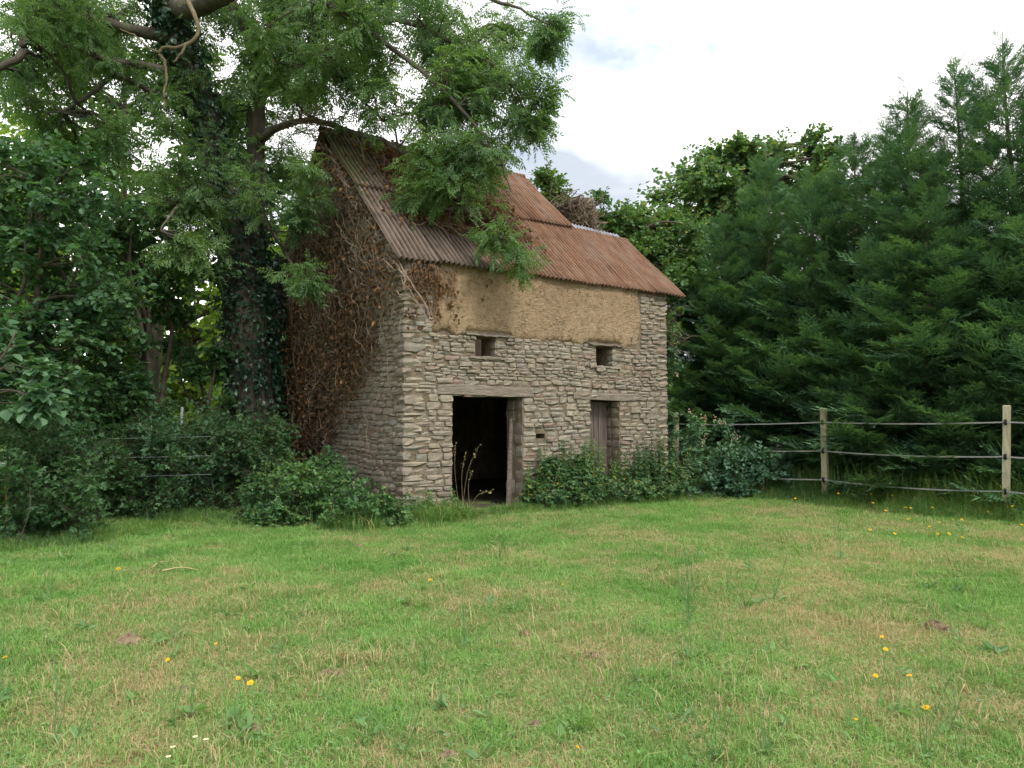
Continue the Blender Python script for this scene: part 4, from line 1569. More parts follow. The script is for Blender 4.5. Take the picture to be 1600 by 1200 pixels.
    tag(r2, 'bare grey creeper stems tangled over the chimney stump', 'creeper')
    st = MB()
    for q in range(620):
        c = np.array([5.80 + 0.2 * rng.random(), rng.uniform(2.1, 3.9), 0]) if q % 2 else np.array([5.8 + 0.55 * rng.random(), 2.28 + 0.1 * rng.random(), 0])
        c[2] = 5.7 + rng.random() ** 0.8 * (1.6 - 0.9 * abs(c[1] - 3.0))
        d = unit(rng.normal(size=3) * np.array([0.6, 1, 1])) * rng.uniform(0.2, 0.55)
        P = smooth_path(np.array([c - d, c + rng.normal(size=3) * 0.09 + np.array([-0.12, 0, 0]), c + d]), 4)
        P[:, 0] = np.where(rng.random() < 0.6, np.minimum(P[:, 0], 5.86), P[:, 0])
        r0 = rng.choice([0.006, 0.009, 0.014])
        st.tube(P, np.linspace(r0, r0 * 0.4, len(P)), 5)
    st.build('stems', M['ivy_stem'], r2)


dead_ivy()


# grey bare branches poking out by the far eave
def bare_twigs():
    rng = R(83)
    b = barn_world(6.5, 0.1, 3.4)
    root = empty('bare_shrub', (b[0], b[1], 0))
    tag(root, 'bare pale twigs sticking out under the right end of the roof', 'shrub')
    mb = MB()
    for q in range(42):
        s = barn_world(6.35 + rng.uniform(0, .2), rng.uniform(0.0, 0.9), rng.uniform(3.2, 4.2))
        d = B_U * rng.uniform(0.2, 1.0) - B_W * rng.uniform(-0.2, 0.5) + np.array([0, 0, rng.uniform(-0.5, 0.3)])
        L = rng.uniform(0.3, 1.0) if q > 3 else 1.15
        P = np.array([s, s + d * L * 0.5 + np.array([0, 0, -0.06]), s + d * L])
        mb.tube(wobble(smooth_path(P, 3), 0.05, rng, 10), np.linspace(0.012 if q < 8 else 0.006, 0.003, 10), 5)
    mb.tube(np.array([barn_world(6.6, 0.5, -0.05), barn_world(6.55, 0.6, 2.0), barn_world(6.5, 0.4, 3.9)]), [0.04, 0.03, 0.02], 6)
    mb.build('branches', M['ivy_stem'], root, (b[0], b[1], 0))
    lf, tw = MB(), MB()
    C = np.array([barn_world(6.55, v, z) for v, z in ((0.1, 4.0), (0.15, 3.6), (0.2, 3.3), (0.4, 3.9), (0.3, 2.8), (0.3, 2.3))])
    foliage(lf, tw, C, 0.26, rng, P_BRAM, 7, 6, .06, .1)
    lf.build('leaves', M['bramble'], root, (b[0], b[1], 0))
    tw.build('twigs', M['ivy_stem'], root, (b[0], b[1], 0))


bare_twigs()


# ------------------------------------------------------------------ bushes
def bush(name, label, clumps, protos, mat, ntw, nlf, smin, smax, seed, stems=14, flowers=None, droop=0.2, cat='bush', tilt=0.8, group=None):
    rng = R(seed)
    C = np.array([c[:3] for c in clumps], float)
    Rd = np.array([c[3] for c in clumps], float)
    base = np.array([C[:, 0].mean(), C[:, 1].mean(), 0])
    root = empty(name, tuple(base))
    tag(root, label, cat, group)
    st, lf, tw = MB(), MB(), MB()
    A = C * np.array([1, 1, 0.0]) + rng.normal(0, 0.15, C.shape) * np.array([1, 1, 0])
    for q in range(stems // 2):
        i = int(rng.integers(len(C)))
        e = C[i] + in_ball(rng, 1)[0] * Rd[i] * 0.8
        b = A[i] + rng.normal(0, 0.12, 3) * np.array([1, 1, 0]) + np.array([0, 0, -0.04])
        m = (b + e) / 2 + np.array([0, 0, 0.15]) + rng.normal(0, 0.08, 3)
        st.tube(smooth_path(np.array([b, m, e]), 4), np.linspace(0.007, 0.003, 9), 5)
    foliage(lf, tw, C, Rd, rng, protos, ntw, nlf, smin, smax, droop, 0.85, None, 0.004, 0.2, tilt, 0.03)
    st.build('stems', M['twig'], root, base)
    tw.build('twigs', M['twig'], root, base)
    lf.build('leaves', M[mat], root, base)
    if flowers:
        fl = MB()
        for f in flowers:
            n = 9
            pos = np.asarray(f) + rng.normal(size=(n, 3)) * 0.035
            set_leaves(fl, [simple_leaf(70, 0.4, 0.1)], pos, rng.normal(size=(n, 3)) + np.array([0, -0.3, 0.6]), rng.normal(size=(n, 3)) + np.array([0, -1, 0.6]), rng.uniform(0.025, 0.045, n), rng)
        fl.build('blossom', M['blossom'], root, base)
    return root


def pxc(rng, lst):
    """(column, row, depth) ellipses filled with clumps of the given radius"""
    C, Rd = px_clumps(rng, lst)
    C[:, 2] = np.maximum(C[:, 2] * 0.95 - 0.05, Rd * 0.35)
    return [tuple(c) + (r,) for c, r in zip(C, Rd)]


rb = R(91)
bush('bramble_bush', 'bushy green bramble at the foot of the gable, left of the barn corner',
     pxc(rb, [(480, 770, 95, 45, 11.3, 12.4, 46, .24), (570, 790, 65, 25, 10.7, 11.4, 24, .2), (480, 730, 55, 25, 12.0, 13.0, 20, .24), (430, 800, 50, 18, 11.0, 11.8, 16, .2)]), P_BRAM, 'bramble', 13, 6, .055, .10, 92, 30)
bush('undergrowth_bush', 'dark leafy thicket between the gable bramble and the left wood',
     pxc(rb, [(330, 715, 95, 65, 12.6, 14.5, 66, .34), (410, 700, 50, 45, 13.0, 14.8, 26, .34), (330, 650, 100, 35, 13.6, 15.4, 16, .38)]), P_BRAM, 'hazel', 16, 6, .055, .105, 93, 30)
bush('undergrowth_bush', 'dark leafy thicket under the hazels in the left shade',
     pxc(rb, [(200, 730, 105, 75, 11.2, 13.4, 76, .34), (190, 670, 100, 45, 12, 14, 30, .36), (130, 640, 110, 35, 12.2, 14, 16, .4)]), P_BRAM, 'hazel', 16, 6, .055, .105, 94, 30)
bush('undergrowth_bush', 'dark leafy thicket spilling onto the lawn at the left edge',
     pxc(rb, [(60, 775, 85, 60, 9.4, 11.2, 64, .30), (-40, 740, 80, 90, 9.2, 11, 34, .32), (90, 700, 70, 55, 10.0, 11.6, 30, .32)]), P_BRAM, 'hazel', 16, 6, .055, .10, 95, 30)
fl = [at(x, y, 15.6) for x, y in ((1079, 645), (1095, 652), (1101, 655), (1116, 653), (1125, 658), (1148, 684), (1152, 680), (1104, 682), (1097, 691), (1210, 685), (1214, 697), (1218, 701), (1233, 715), (1237, 724), (1255, 738), (1170, 760), (1135, 748), (1131, 662), (1100, 662), (1160, 715))]
bush('bramble_bush', 'blue green bramble with pale pink blossom sprawling over the fence by the barn',
     pxc(rb, [(1115, 690, 48, 45, 15.3, 16.8, 28, .26), (1150, 725, 60, 35, 15.0, 16.4, 28, .26), (1200, 735, 48, 28, 15.0, 16, 20, .22), (1120, 755, 60, 25, 14.8, 16, 20, .24)]), P_BRAM, 'bluegreen', 11, 6, .085, .14, 96, 40, flowers=fl)
bush('bramble_bush', 'climbing bramble up the shaded far corner of the barn',
     [tuple(barn_world(6.55 + 0.1 * math.sin(z * 5), 0.35 + 0.1 * math.cos(z * 3), z)) + (.26,) for z in np.arange(0.5, 3.6, 0.2)], P_BRAM, 'bluegreen', 9, 6, .08, .13, 97, 12,
     flowers=[barn_world(6.6, 0.1, z) for z in (3.3, 3.05, 2.9, 2.6)])
bush('dogwood_shrub', 'grey green heart leaved shrub growing beside the open doorway',
     [tuple(barn_world(t, v, z)) + (r,) for t, v, z, r in ((2.55, -.35, .35, .28), (2.8, -.4, .4, .3), (3.1, -.45, .38, .3), (3.4, -.4, .42, .3), (3.0, -.3, .65, .2), (3.4, -.28, .7, .2), (2.75, -.65, .2, .24), (3.2, -.7, .22, .26), (3.6, -.65, .25, .26), (3.75, -.4, .45, .3), (2.45, -.5, .25, .22), (2.65, -.3, .7, .16), (2.9, -.25, .85, .14), (3.55, -.25, .8, .16))], P_OVAL, 'nettle', 18, 7, .06, .10, 98, 26)
bush('bramble_bush', 'low yellowing bramble in front of the plank door',
     [tuple(barn_world(t, v, z)) + (r,) for t, v, z, r in ((4.0, -.6, .25, .28), (4.4, -.7, .25, .28), (4.8, -.7, .28, .3), (5.2, -.7, .28, .3), (5.6, -.7, .3, .3), (6.0, -.6, .32, .3), (4.2, -.3, .4, .28), (4.7, -.3, .42, .28), (5.1, -.3, .5, .3), (5.5, -.3, .55, .3), (5.9, -.3, .6, .3), (6.3, -.4, .5, .32), (6.6, -.5, .35, .3), (6.9, -.4, .4, .3))], P_BRAM, 'nettle', 17, 6, .06, .105, 99, 26)


def nettles(label, spots, seed):
    rng = R(seed)
    base = barn_world(spots[0][0], spots[0][1], 0)
    root = empty('nettle_clump', tuple(base))
    tag(root, label, 'nettles', 'nettles along the front wall')
    st, lf = MB(), MB()
    for t, v, h in spots:
        b = barn_world(t, v, -0.03)
        ln = rng.normal(0, 0.08, 3) * np.array([1, 1, 0])
        P = np.array([b, b + ln * 0.4 + np.array([0, 0, h * 0.5]), b + ln + np.array([0, 0, h])])
        st.tube(smooth_path(P, 4), np.linspace(0.006, 0.003, 9), 4)
        n = int(h / 0.055)
        for j in range(2, n):
            u = j / n
            p = b + ln * u * u + np.array([0, 0, h * u])
            a0 = (j % 2) * PI / 2 + rng.normal(0, 0.3)
            an = a0 + np.array([0, PI])
            ax = np.stack([np.cos(an), np.sin(an), np.full(2, rng.uniform(-0.6, 0.0))], -1)
            sc = np.full(2, (0.11 * (1.1 - u) ** 0.6 + 0.02) * rng.uniform(0.8, 1.15))
            set_leaves(lf, P_NET, np.stack([p, p]), ax, np.array([[0, 0, 1.0]] * 2) + rng.normal(size=(2, 3)) * 0.25, sc, rng)
    st.build('stems', M['long_grass'], root, tuple(base))
    lf.build('leaves', M['nettle'], root, tuple(base))


nr_ = R(201)


def spread(t0, t1, v0, v1, h0, h1, n):
    return [(nr_.uniform(t0, t1), nr_.uniform(v0, v1), nr_.uniform(h0, h1)) for _ in range(n)]


nettles('tall nettles standing against the wall just left of the plank door', spread(3.75, 4.15, -.35, -.08, .9, 1.4, 16), 211)
nettles('tall nettles rising in front of the plank door', spread(4.25, 4.85, -.45, -.05, .7, 1.25, 16), 212)
nettles('nettles against the wall right of the plank door', spread(4.9, 5.4, -.5, -.06, .7, 1.2, 24), 213)
nettles('tallest nettles climbing the wall towards the far corner', spread(5.4, 6.0, -.35, -.06, .9, 1.65, 22), 214)
nettles('nettles at the far corner beside the first fence post', spread(6.0, 6.9, -.5, .1, .6, 1.15, 22), 215)
nettles('nettles in front of the grey green shrub', spread(2.6, 3.8, -.5, -.08, .8, 1.35, 44), 216)


nettles('low young nettles under the wall left of the open doorway', spread(0.1, 0.9, -.5, -.1, .25, .6, 22), 217)
nettles('young nettles leaning in from the right jamb of the open doorway', spread(2.2, 2.6, -.4, -.05, .4, .95, 16), 218)


# ------------------------------------------------------------------ paddock fence
def fence():
    p4 = FP3 - FD * 3.6
    spots = [(FP1, 1.80, 0.0), ((FP1 + FP3) / 2 + FD * -0.06, 1.83, 0.0), (FP3, 1.86, -0.03), (p4, 1.85, 0.0)]
    spots[1] = (np.array([6.25, 14.39]), 1.85, 0.0)
    root = empty('paddock_fence', (FP3[0], FP3[1], 0))
    tag(root, 'wooden post fence with three pale tapes in front of the conifers', 'fence')
    org = (FP3[0], FP3[1], 0)
    hs = [1.57, 1.00, 0.43]
    rz = math.atan2(FD[1], FD[0])
    pts = []
    for k, (xy, h, lean) in enumerate(spots):
        w = 0.055
        Mx = Matrix.Translation((xy[0], xy[1], 0)) @ Matrix.Rotation(rz + 0.1 * k, 4, 'Z') @ Matrix.Rotation(lean * 1.2, 4, 'Y')
        z = np.array([-0.3, 0.3, 0.9, 1.4, h - 0.02, h])
        V = []
        r = R(700 + k)
        for zz in z:
            s = w * (0.86 if zz == h else 1) + r.normal(0, 0.001)
            V += [(-s, -s * .8, zz), (s, -s * .8, zz), (s, s * .8, zz), (-s, s * .8, zz)]
        V = np.array(V)
        m = np.array(Mx)
        V = V @ m[:3, :3].T + m[:3, 3]
        n = len(z)
        F = [[i * 4 + j, i * 4 + (j + 1) % 4, (i + 1) * 4 + (j + 1) % 4, (i + 1) * 4 + j] for i in range(n - 1) for j in range(4)] + [[(n - 1) * 4 + q for q in range(4)]]
        post = MB().add(V, F).build('post', M['post'], root, org)
        row = []
        for hh in hs:
            q = Mx @ Vector((0, 0, hh * (h / 1.85)))
            fr = q - Vector((FN[0], FN[1], 0)) * 0.062
            row.append(np.array(fr))
            ib = MB()
            ib.tube(np.array([[fr[0], fr[1], fr[2] - 0.045], [fr[0] - 0.006, fr[1] - 0.006, fr[2]], [fr[0], fr[1], fr[2] + 0.045]]), [0.022, 0.03, 0.018], 6)
            ib.tube(np.array([[fr[0] - FN[0] * .0, fr[1], fr[2]], [fr[0] - FN[0] * .035, fr[1] - FN[1] * .035, fr[2] + .01]]), [0.016, 0.014], 6)
            io = ib.build('insulator', M['black'], post, (0, 0, 0))
            io.location = (-org[0], -org[1], 0)
        pts.append(row)
    for k in range(3):
        for j in range(3):
            a, b = pts[k][j], pts[k + 1][j]
            s = np.linspace(0, 1, 14)
            P = a + (b - a) * s[:, None]
            P[:, 2] -= 0.03 * (4 * s * (1 - s)) * (1 + 0.4 * j)
            P -= np.append(FN, 0) * 0.02
            up = np.array([0, 0, 0.012])
            nn = np.append(FN, 0) * 0.0015
            V = np.concatenate([P - up - nn, P + up - nn, P + up + nn, P - up + nn])
            i = np.arange(13)
            F = np.concatenate([np.stack([i + c * 14, i + 1 + c * 14, i + 1 + ((c + 1) % 4) * 14, i + ((c + 1) % 4) * 14], -1) for c in range(4)])
            MB().add(V, F).build('tape', M['tape'], root, org)


fence()


# small things at the left wood edge
def left_bits():
    p = at(10, 780, 9.6)
    o = empty('garden_stake', (p[0], p[1], 0))
    tag(o, 'thin orange stake with a white clip in the left thicket', 'stake')
    z1 = at(6, 722, 9.6)
    MB().tube(np.array([[p[0] + .04, p[1], -0.1], [p[0], p[1], z1[2] * .5], [z1[0], z1[1], z1[2]]]), 0.008, 8).build('rod', M['orange'], o, (p[0], p[1], 0))
    MB().tube(np.array([[z1[0] - .09, z1[1] - .02, z1[2] - .03], [z1[0] + .02, z1[1] - .02, z1[2] - .02]]), 0.016, 8).build('clip', M['white'], o, (p[0], p[1], 0))
    a = at(282, 655, 13.6)
    s = MB().tube(np.array([[a[0], a[1], -0.2], [a[0] + .01, a[1], 0.9], [a[0] + .03, a[1], at(283, 636, 13.6)[2]]]), 0.022, 8).build('metal_stake', M['steel'], None)
    tag(s, 'grey metal stake rising from the dark thicket left of the ash', 'stake')
    for k, (y0, y1, w) in enumerate([(686, 682, 'uppermost'), (716, 712, 'middle'), (747, 741, 'lowest')]):
        P = np.array([at(-60, y0 + 1, 10.8), at(100, y0, 11.4), at(200, (y0 + y1) / 2 + 1, 11.7), at(330, y1, 12.3)])
        wv = MB().tube(smooth_path(P, 5), 0.0022, 4).build('fence_wire', M['steel'], None)
        tag(wv, w + ' of the thin wires strung through the dark left thicket', 'wire')


left_bits()


# far wood that closes the horizon
def far_wood():
    rng = R(400)
    n = 26000
    a = rng.uniform(0, 2 * PI, n)
    rad = rng.uniform(55, 75, n)
    hmax = 5.5 + 1.8 * np.sin(a * 9) + 1.2 * np.sin(a * 23 + 1)
    pos = np.stack([rad * np.cos(a), rad * np.sin(a), rng.random(n) ** 0.8 * hmax], -1)
    mb = MB()
    set_leaves(mb, P_OVAL, pos, rng.normal(size=(n, 3)), rng.normal(size=(n, 3)) + np.array([0, 0, 1.0]), rng.uniform(0.6, 1.2, n), rng)
    tag(mb.build('far_woods', M['oak']), 'far belt of woodland round the field', 'woodland', None, 'stuff')


far_wood()


# ------------------------------------------------------------------ grass
def scatter(name, pts, rot, scl, idx, protos, label):
    me = bpy.data.meshes.new(name)
    n = len(pts)
    me.vertices.add(n)
    me.vertices.foreach_set('co', np.asarray(pts, np.float32).ravel())
    for nm, typ, prop, dat in (('rot', 'FLOAT_VECTOR', 'vector', rot), ('scl', 'FLOAT', 'value', scl), ('idx', 'INT', 'value', idx)):
        at_ = me.attributes.new(nm, typ, 'POINT')
        at_.data.foreach_set(prop, np.asarray(dat, np.int32 if typ == 'INT' else np.float32).ravel())
    ob = bpy.data.objects.new(name, me)
    COL.objects.link(ob)
    tag(ob, label, None, None, 'stuff')
    col = bpy.data.collections.new(name + '_tufts')
    for p in protos:
        col.objects.link(p)
        COL.objects.unlink(p)
    ng = bpy.data.node_groups.new(name + '_scatter', 'GeometryNodeTree')
    ng.interface.new_socket('Geometry', in_out='INPUT', socket_type='NodeSocketGeometry')
    ng.interface.new_socket('Geometry', in_out='OUTPUT', socket_type='NodeSocketGeometry')
    gi, go = ng.nodes.new('NodeGroupInput'), ng.nodes.new('NodeGroupOutput')
    ci = ng.nodes.new('GeometryNodeCollectionInfo')
    ci.inputs['Collection'].default_value = col
    ci.inputs['Separate Children'].default_value = True
    ci.inputs['Reset Children'].default_value = True
    ip = ng.nodes.new('GeometryNodeInstanceOnPoints')
    ip.inputs['Pick Instance'].default_value = True

    def named(nm, typ):
        x = ng.nodes.new('GeometryNodeInputNamedAttribute')
        x.data_type = typ
        x.inputs['Name'].default_value = nm
        return x.outputs['Attribute']

    L = ng.links.new
    L(gi.outputs[0], ip.inputs['Points'])
    L(ci.outputs[0], ip.inputs['Instance'])
    L(named('idx', 'INT'), ip.inputs['Instance Index'])
    L(named('rot', 'FLOAT_VECTOR'), ip.inputs['Rotation'])
    L(named('scl', 'FLOAT'), ip.inputs['Scale'])
    L(ip.outputs['Instances'], go.inputs[0])
    md = ob.modifiers.new('scatter', 'NODES')
    md.node_group = ng
    return ob


def tuft(name, seed, nbl, spread_, hmin, hmax, w, lean, mat, seg=2):
    r = R(seed)
    mb = MB()
    a = r.uniform(0, 2 * PI, nbl)
    q = np.sqrt(r.random(nbl)) * spread_
    b = np.stack([q * np.cos(a), q * np.sin(a), np.full(nbl, -0.008)], -1)
    h = r.uniform(hmin, hmax, nbl)
    d = r.uniform(0, 2 * PI, nbl)
    ln = np.abs(r.normal(0, lean, nbl)) + 0.1
    o = np.stack([np.cos(d), np.sin(d), np.zeros(nbl)], -1)
    s = np.stack([-np.sin(d), np.cos(d), np.zeros(nbl)], -1)
    ww = w * r.uniform(0.6, 1.2, nbl)
    m = b + o * (h * ln * 0.35)[:, None] + np.array([0, 0, 1]) * (h * 0.6)[:, None]
    e = b + o * (h * ln * 1.1)[:, None] + np.array([0, 0, 1]) * (h * np.clip(1.0 - 0.25 * ln, 0.5, 1))[:, None]
    V = np.stack([b - s * ww[:, None], b + s * ww[:, None], m - s * (ww * .8)[:, None], m + s * (ww * .8)[:, None], e], 1)
    k = np.arange(nbl) * 5
    T = np.concatenate([np.stack([k, k + 1, k + 3], -1), np.stack([k, k + 3, k + 2], -1), np.stack([k + 2, k + 3, k + 4], -1)])
    mb.add(V.reshape(-1, 3), T)
    return mb.build(name, mat)


def in_barn(x, y, pad=0.0):
    L = barn_local(np.stack([x, y, np.zeros_like(x)], -1))
    return (L[:, 0] > -pad) & (L[:, 0] < LEN + pad) & (L[:, 1] > -pad) & (L[:, 1] < DEP + pad)


def lawn():
    rng = R(500)
    protos = [tuft('grass_tuft', 510 + q, 46, 0.11, 0.018, 0.050, 0.0021, 0.8, M['grass']) for q in range(5)]
    protos += [tuft('grass_tuft', 520 + q, 40, 0.10, 0.030, 0.085, 0.0025, 0.7, M['grass']) for q in range(3)]
    protos += [tuft('grass_tuft', 530 + q, 14, 0.05, 0.06, 0.15, 0.0030, 0.9, M['grass']) for q in range(2)]
    pts = []
    for y0, y1, den in ((2.4, 5.0, 260), (5.0, 8.0, 190), (8.0, 12.0, 125), (12.0, 19.0, 70)):
        hw = 0.78 * y1 + 1.2
        n = int((y1 - y0) * 2 * hw * den)
        x, y = rng.uniform(-hw, hw, n), rng.uniform(y0, y1, n)
        k = (np.abs(x) < 0.75 * y + 1.2) & ~in_barn(x, y, 0.02)
        pts.append(np.stack([x[k], y[k]], -1))
    P = np.vstack(pts)
    n = len(P)
    clump = np.sin(P[:, 0] * 2.9 + 1.3 * np.sin(P[:, 1] * 1.7)) * np.sin(P[:, 1] * 2.4 + 1.1 * np.sin(P[:, 0] * 2.1)) + rng.normal(0, 0.5, n)
    idx = np.where(clump > 0.95, rng.integers(5, 8, n), rng.integers(0, 5, n))
    idx = np.where((rng.random(n) < np.interp(P[:, 1], [3, 8], [0.09, 0.045])) & (clump > -0.2), rng.integers(8, 10, n), idx)
    z = gh(P[:, 0], P[:, 1]) + 0.004
    sc = rng.uniform(0.75, 1.25, n) * np.interp(P[:, 1], [3, 8, 15], [1.0, 1.1, 1.35])
    rot = np.stack([rng.normal(0, 0.06, n), rng.normal(0, 0.06, n), rng.uniform(0, 6.28, n)], -1)
    scatter('lawn_grass', np.column_stack([P, z]), rot, sc, idx, protos, 'short patchy green and straw coloured grass of the lawn')


lawn()


def long_grass():
    rng = R(600)
    protos = [tuft('long_tuft', 610 + q, 26, 0.10, 0.12, 0.36, 0.0036, 0.7, M['long_grass']) for q in range(4)]
    protos += [tuft('long_tuft', 620 + q, 9, 0.10, 0.35, 0.75, 0.0032, 0.35, M['long_grass']) for q in range(3)]
    P, sc, idx = [], [], []
    for _ in range(4200):      # along the fence
        s = rng.uniform(-4.2, 7.2)
        o = rng.normal(0.2, 0.5)
        xy = FP3 + FD * s + FN * o
        P.append(xy)
        sc.append(rng.uniform(0.6, 1.25) * np.interp(o, [-1.2, -0.5, 0.1], [0.35, 0.7, 1.25]))
        idx.append(rng.integers(0, 4) if rng.random() < 0.7 or o < -0.1 else rng.integers(4, 7))
    for _ in range(1500):     # under the front wall and round the corner
        t = rng.uniform(-1.2, 7.2)
        v = -abs(rng.normal(0.0, 0.35)) - 0.05
        if DOOR1[0] - 0.05 < t < DOOR1[1] + .05 and v > -0.3 and rng.random() < 0.85:
            continue
        P.append(barn_world(t, v, 0)[:2])
        sc.append(rng.uniform(0.35, 0.75) * (1.6 if t < 1.0 else 0.9))
        idx.append(rng.integers(0, 4))
    for _ in range(700):
        v = rng.uniform(-0.6, 3.6)
        P.append(barn_world(-abs(rng.normal(0.25, 0.35)) - 0.05, v, 0)[:2])
        sc.append(rng.uniform(0.4, 0.9))
        idx.append(rng.integers(0, 5))
    for _ in range(700):     # foot of the left thicket
        q = rng.uniform(-40, 420)
        g = at_z(q, np.interp(q, [-40, 0, 150, 300, 420], [862, 852, 840, 806, 815]) + rng.normal(0, 6), 0)
        P.append(g[:2])
        sc.append(rng.uniform(0.3, 0.6))
        idx.append(rng.integers(0, 4))
    P = np.array(P)
    k = ~in_barn(P[:, 0], P[:, 1], 0.03)
    P, sc, idx = P[k], np.array(sc)[k], np.array(idx)[k]
    n = len(P)
    rot = np.stack([rng.normal(0, 0.1, n), rng.normal(0, 0.1, n), rng.uniform(0, 6.28, n)], -1)
    scatter('long_grass', np.column_stack([P, gh(P[:, 0], P[:, 1])]), rot, sc, idx, protos, 'long uncut grass under the fence and along the barn')


long_grass()


def rosettes():
    """flat leaf rosettes and bare flower stalks among the grass"""
    rng = R(640)
    lf, st = MB(), MB()
    spots = [at_z(x, y, 0)[:2] for x, y in ((85, 1158), (120, 1150), (270, 1138), (300, 1120), (430, 1072), (378, 1152), (410, 1160), (560, 1150), (890, 1137), (905, 1142), (1060, 1132), (1045, 1150), (1120, 1190), (1330, 1150), (1350, 1165), (1480, 1150), (1165, 946), (1060, 935), (1120, 1020), (1230, 1010), (1290, 1085), (1310, 1070), (1540, 985), (1560, 1000), (1550, 1020), (1150, 865), (690, 1110), (630, 1180), (980, 1160), (1200, 1185), (1500, 1190), (1400, 1120), (1180, 940), (690, 1150), (210, 1090), (1090, 870), (760, 1190))]
    spots += [np.array([rng.uniform(-0.7, 0.7) * y, y]) for y in rng.uniform(3.4, 11.0, 90)]
    for x, y in spots:
        n = rng.integers(3, 9)
        a = rng.uniform(0, 6.28, n)
        s = rng.uniform(0.045, 0.10)
        pos = np.tile([x, y, gh(x, y) + 0.022], (n, 1)) + rng.normal(0, 0.025, (n, 3)) * np.array([1, 1, 0.2])
        ax = np.stack([np.cos(a), np.sin(a), rng.uniform(0.1, 1.1, n)], -1)
        set_leaves(lf, [simple_leaf(90 + q, 0.17, 0.04) for q in range(3)], pos, ax, np.array([[0, 0, 1.0]] * n) + rng.normal(size=(n, 3)) * 0.5, rng.uniform(0.5, 1.3, n) * s, rng)
        if rng.random() < 0.75:
            for _ in range(rng.integers(1, 6)):
                h = rng.uniform(0.14, 0.40)
                e = np.array([x, y, 0]) + np.array([rng.normal(0, 0.07), rng.normal(0, 0.07), h])
                st.tube(np.array([[x, y, -0.01], [(x + e[0]) / 2 + rng.normal(0, .012), (y + e[1]) / 2, h * .55], e]), [0.0024, 0.0021, 0.0018], 4)
                st.tube(np.array([e, e + np.array([0, 0, 0.012])]), [0.004, 0.002], 5)
    # small seedling leaves and clover everywhere
    n = 8500
    y = 3.0 + 9.0 * rng.random(n) ** 1.4
    x = rng.uniform(-0.75, 0.75, n) * y
    pos = np.stack([x, y, gh(x, y) + rng.uniform(0.01, 0.035, n)], -1)
    set_leaves(lf, P_OVAL, pos, rng.normal(size=(n, 3)) * np.array([1, 1, 0.3]), np.array([0, 0, 1.0]) + rng.normal(size=(n, 3)) * 0.35, rng.uniform(0.012, 0.035, n), rng)
    tag(lf.build('lawn_weeds', M['weed']), 'flat leafy weeds scattered through the lawn', None, None, 'stuff')
    tag(st.build('weed_stalks', M['weed']), 'thin bare flower stalks standing in the lawn', None, None, 'stuff')


rosettes()


# ------------------------------------------------------------------ flowers, soil mounds, twigs
def flower(x, y, h, size, label, seed, group=None):
    r = R(seed)
    hd = at_z(x, y, h)
    b = np.array([hd[0] + r.normal(0, 0.05), hd[1] + r.normal(0, 0.03), 0.0])
    root = empty('yellow_flower', tuple(b))
    tag(root, label, 'flower', group)
    MB().tube(smooth_path(np.array([b + [0, 0, -0.02], (b + hd) / 2 + [r.normal(0, .02), 0, 0.01], hd]), 3), 0.0019, 5).build('stem', M['weed'], root, b)
    mb = MB()
    n = 16
    tl = np.array([r.normal(0, .25), -0.35 + r.normal(0, .2), 1.0])
    a = np.arange(n) * 2 * PI / n
    e1 = unit(np.cross(tl, [0, 1, 0.1]))
    e2 = unit(np.cross(tl, e1))
    ax = np.cos(a)[:, None] * e1 + np.sin(a)[:, None] * e2 + unit(tl) * 0.25
    set_leaves(mb, [simple_leaf(95, 0.2, 0.02)], np.tile(hd, (n, 1)), ax, np.tile(tl, (n, 1)), r.uniform(0.8, 1.1, n) * size, r)
    set_leaves(mb, [simple_leaf(95, 0.25, 0.02)], np.tile(hd + unit(tl) * .002, (8, 1)), ax[::2] + unit(tl) * 0.7, np.tile(tl, (8, 1)), np.full(8, size * .6), r)
    mb.tube(np.array([hd - unit(tl) * 0.010, hd + unit(tl) * 0.002]), [0.003, size * 0.35], 6)
    mb.build('bloom', M['petal'], root, b)


FL = [((391, 1067), .30, .019, 'larger of the paired yellow flowers on the near lawn left of centre'),
      ((372, 1060), .32, .015, 'smaller of the paired yellow flowers on the near lawn left of centre'),
      ((262, 1031), .33, .014, 'yellow flower on a tall bare stalk on the near left lawn'),
      ((8, 1027), .25, .016, 'orange yellow flower at the left edge of the lawn'),
      ((185, 889), .10, .028, 'yellow flower beside the dry twigs on the far left lawn'),
      ((672, 906), .16, .022, 'lone yellow flower in mid lawn below the open doorway'),
      ((337, 1006), .16, .013, 'tiny yellow flower behind the brown soil mound at left'),
      ((1378, 995), .34, .015, 'uppermost of the yellow flowers grouped on the right lawn'),
      ((1384, 1015), .32, .018, 'tilted yellow flower just under the uppermost on the right lawn'),
      ((1368, 1056), .28, .016, 'yellow flower low in the tall stalks on the right lawn'),
      ((1421, 1056), .28, .016, 'orange yellow flower rightmost of its row on the right lawn'),
      ((1447, 1106), .24, .020, 'open yellow flower nearest the lower right corner'),
      ((902, 1167), .08, .011, 'tiny yellow flower low in the grass at lower centre'),
      ((1337, 1124), .08, .011, 'tiny orange flower low among the near right stalks'),
      ((880, 913), .08, .016, 'small yellow flower in the middle of the lawn')]
for k, ((x, y), h, s, lab) in enumerate(FL):
    flower(x, y, h, s, lab, 800 + k)
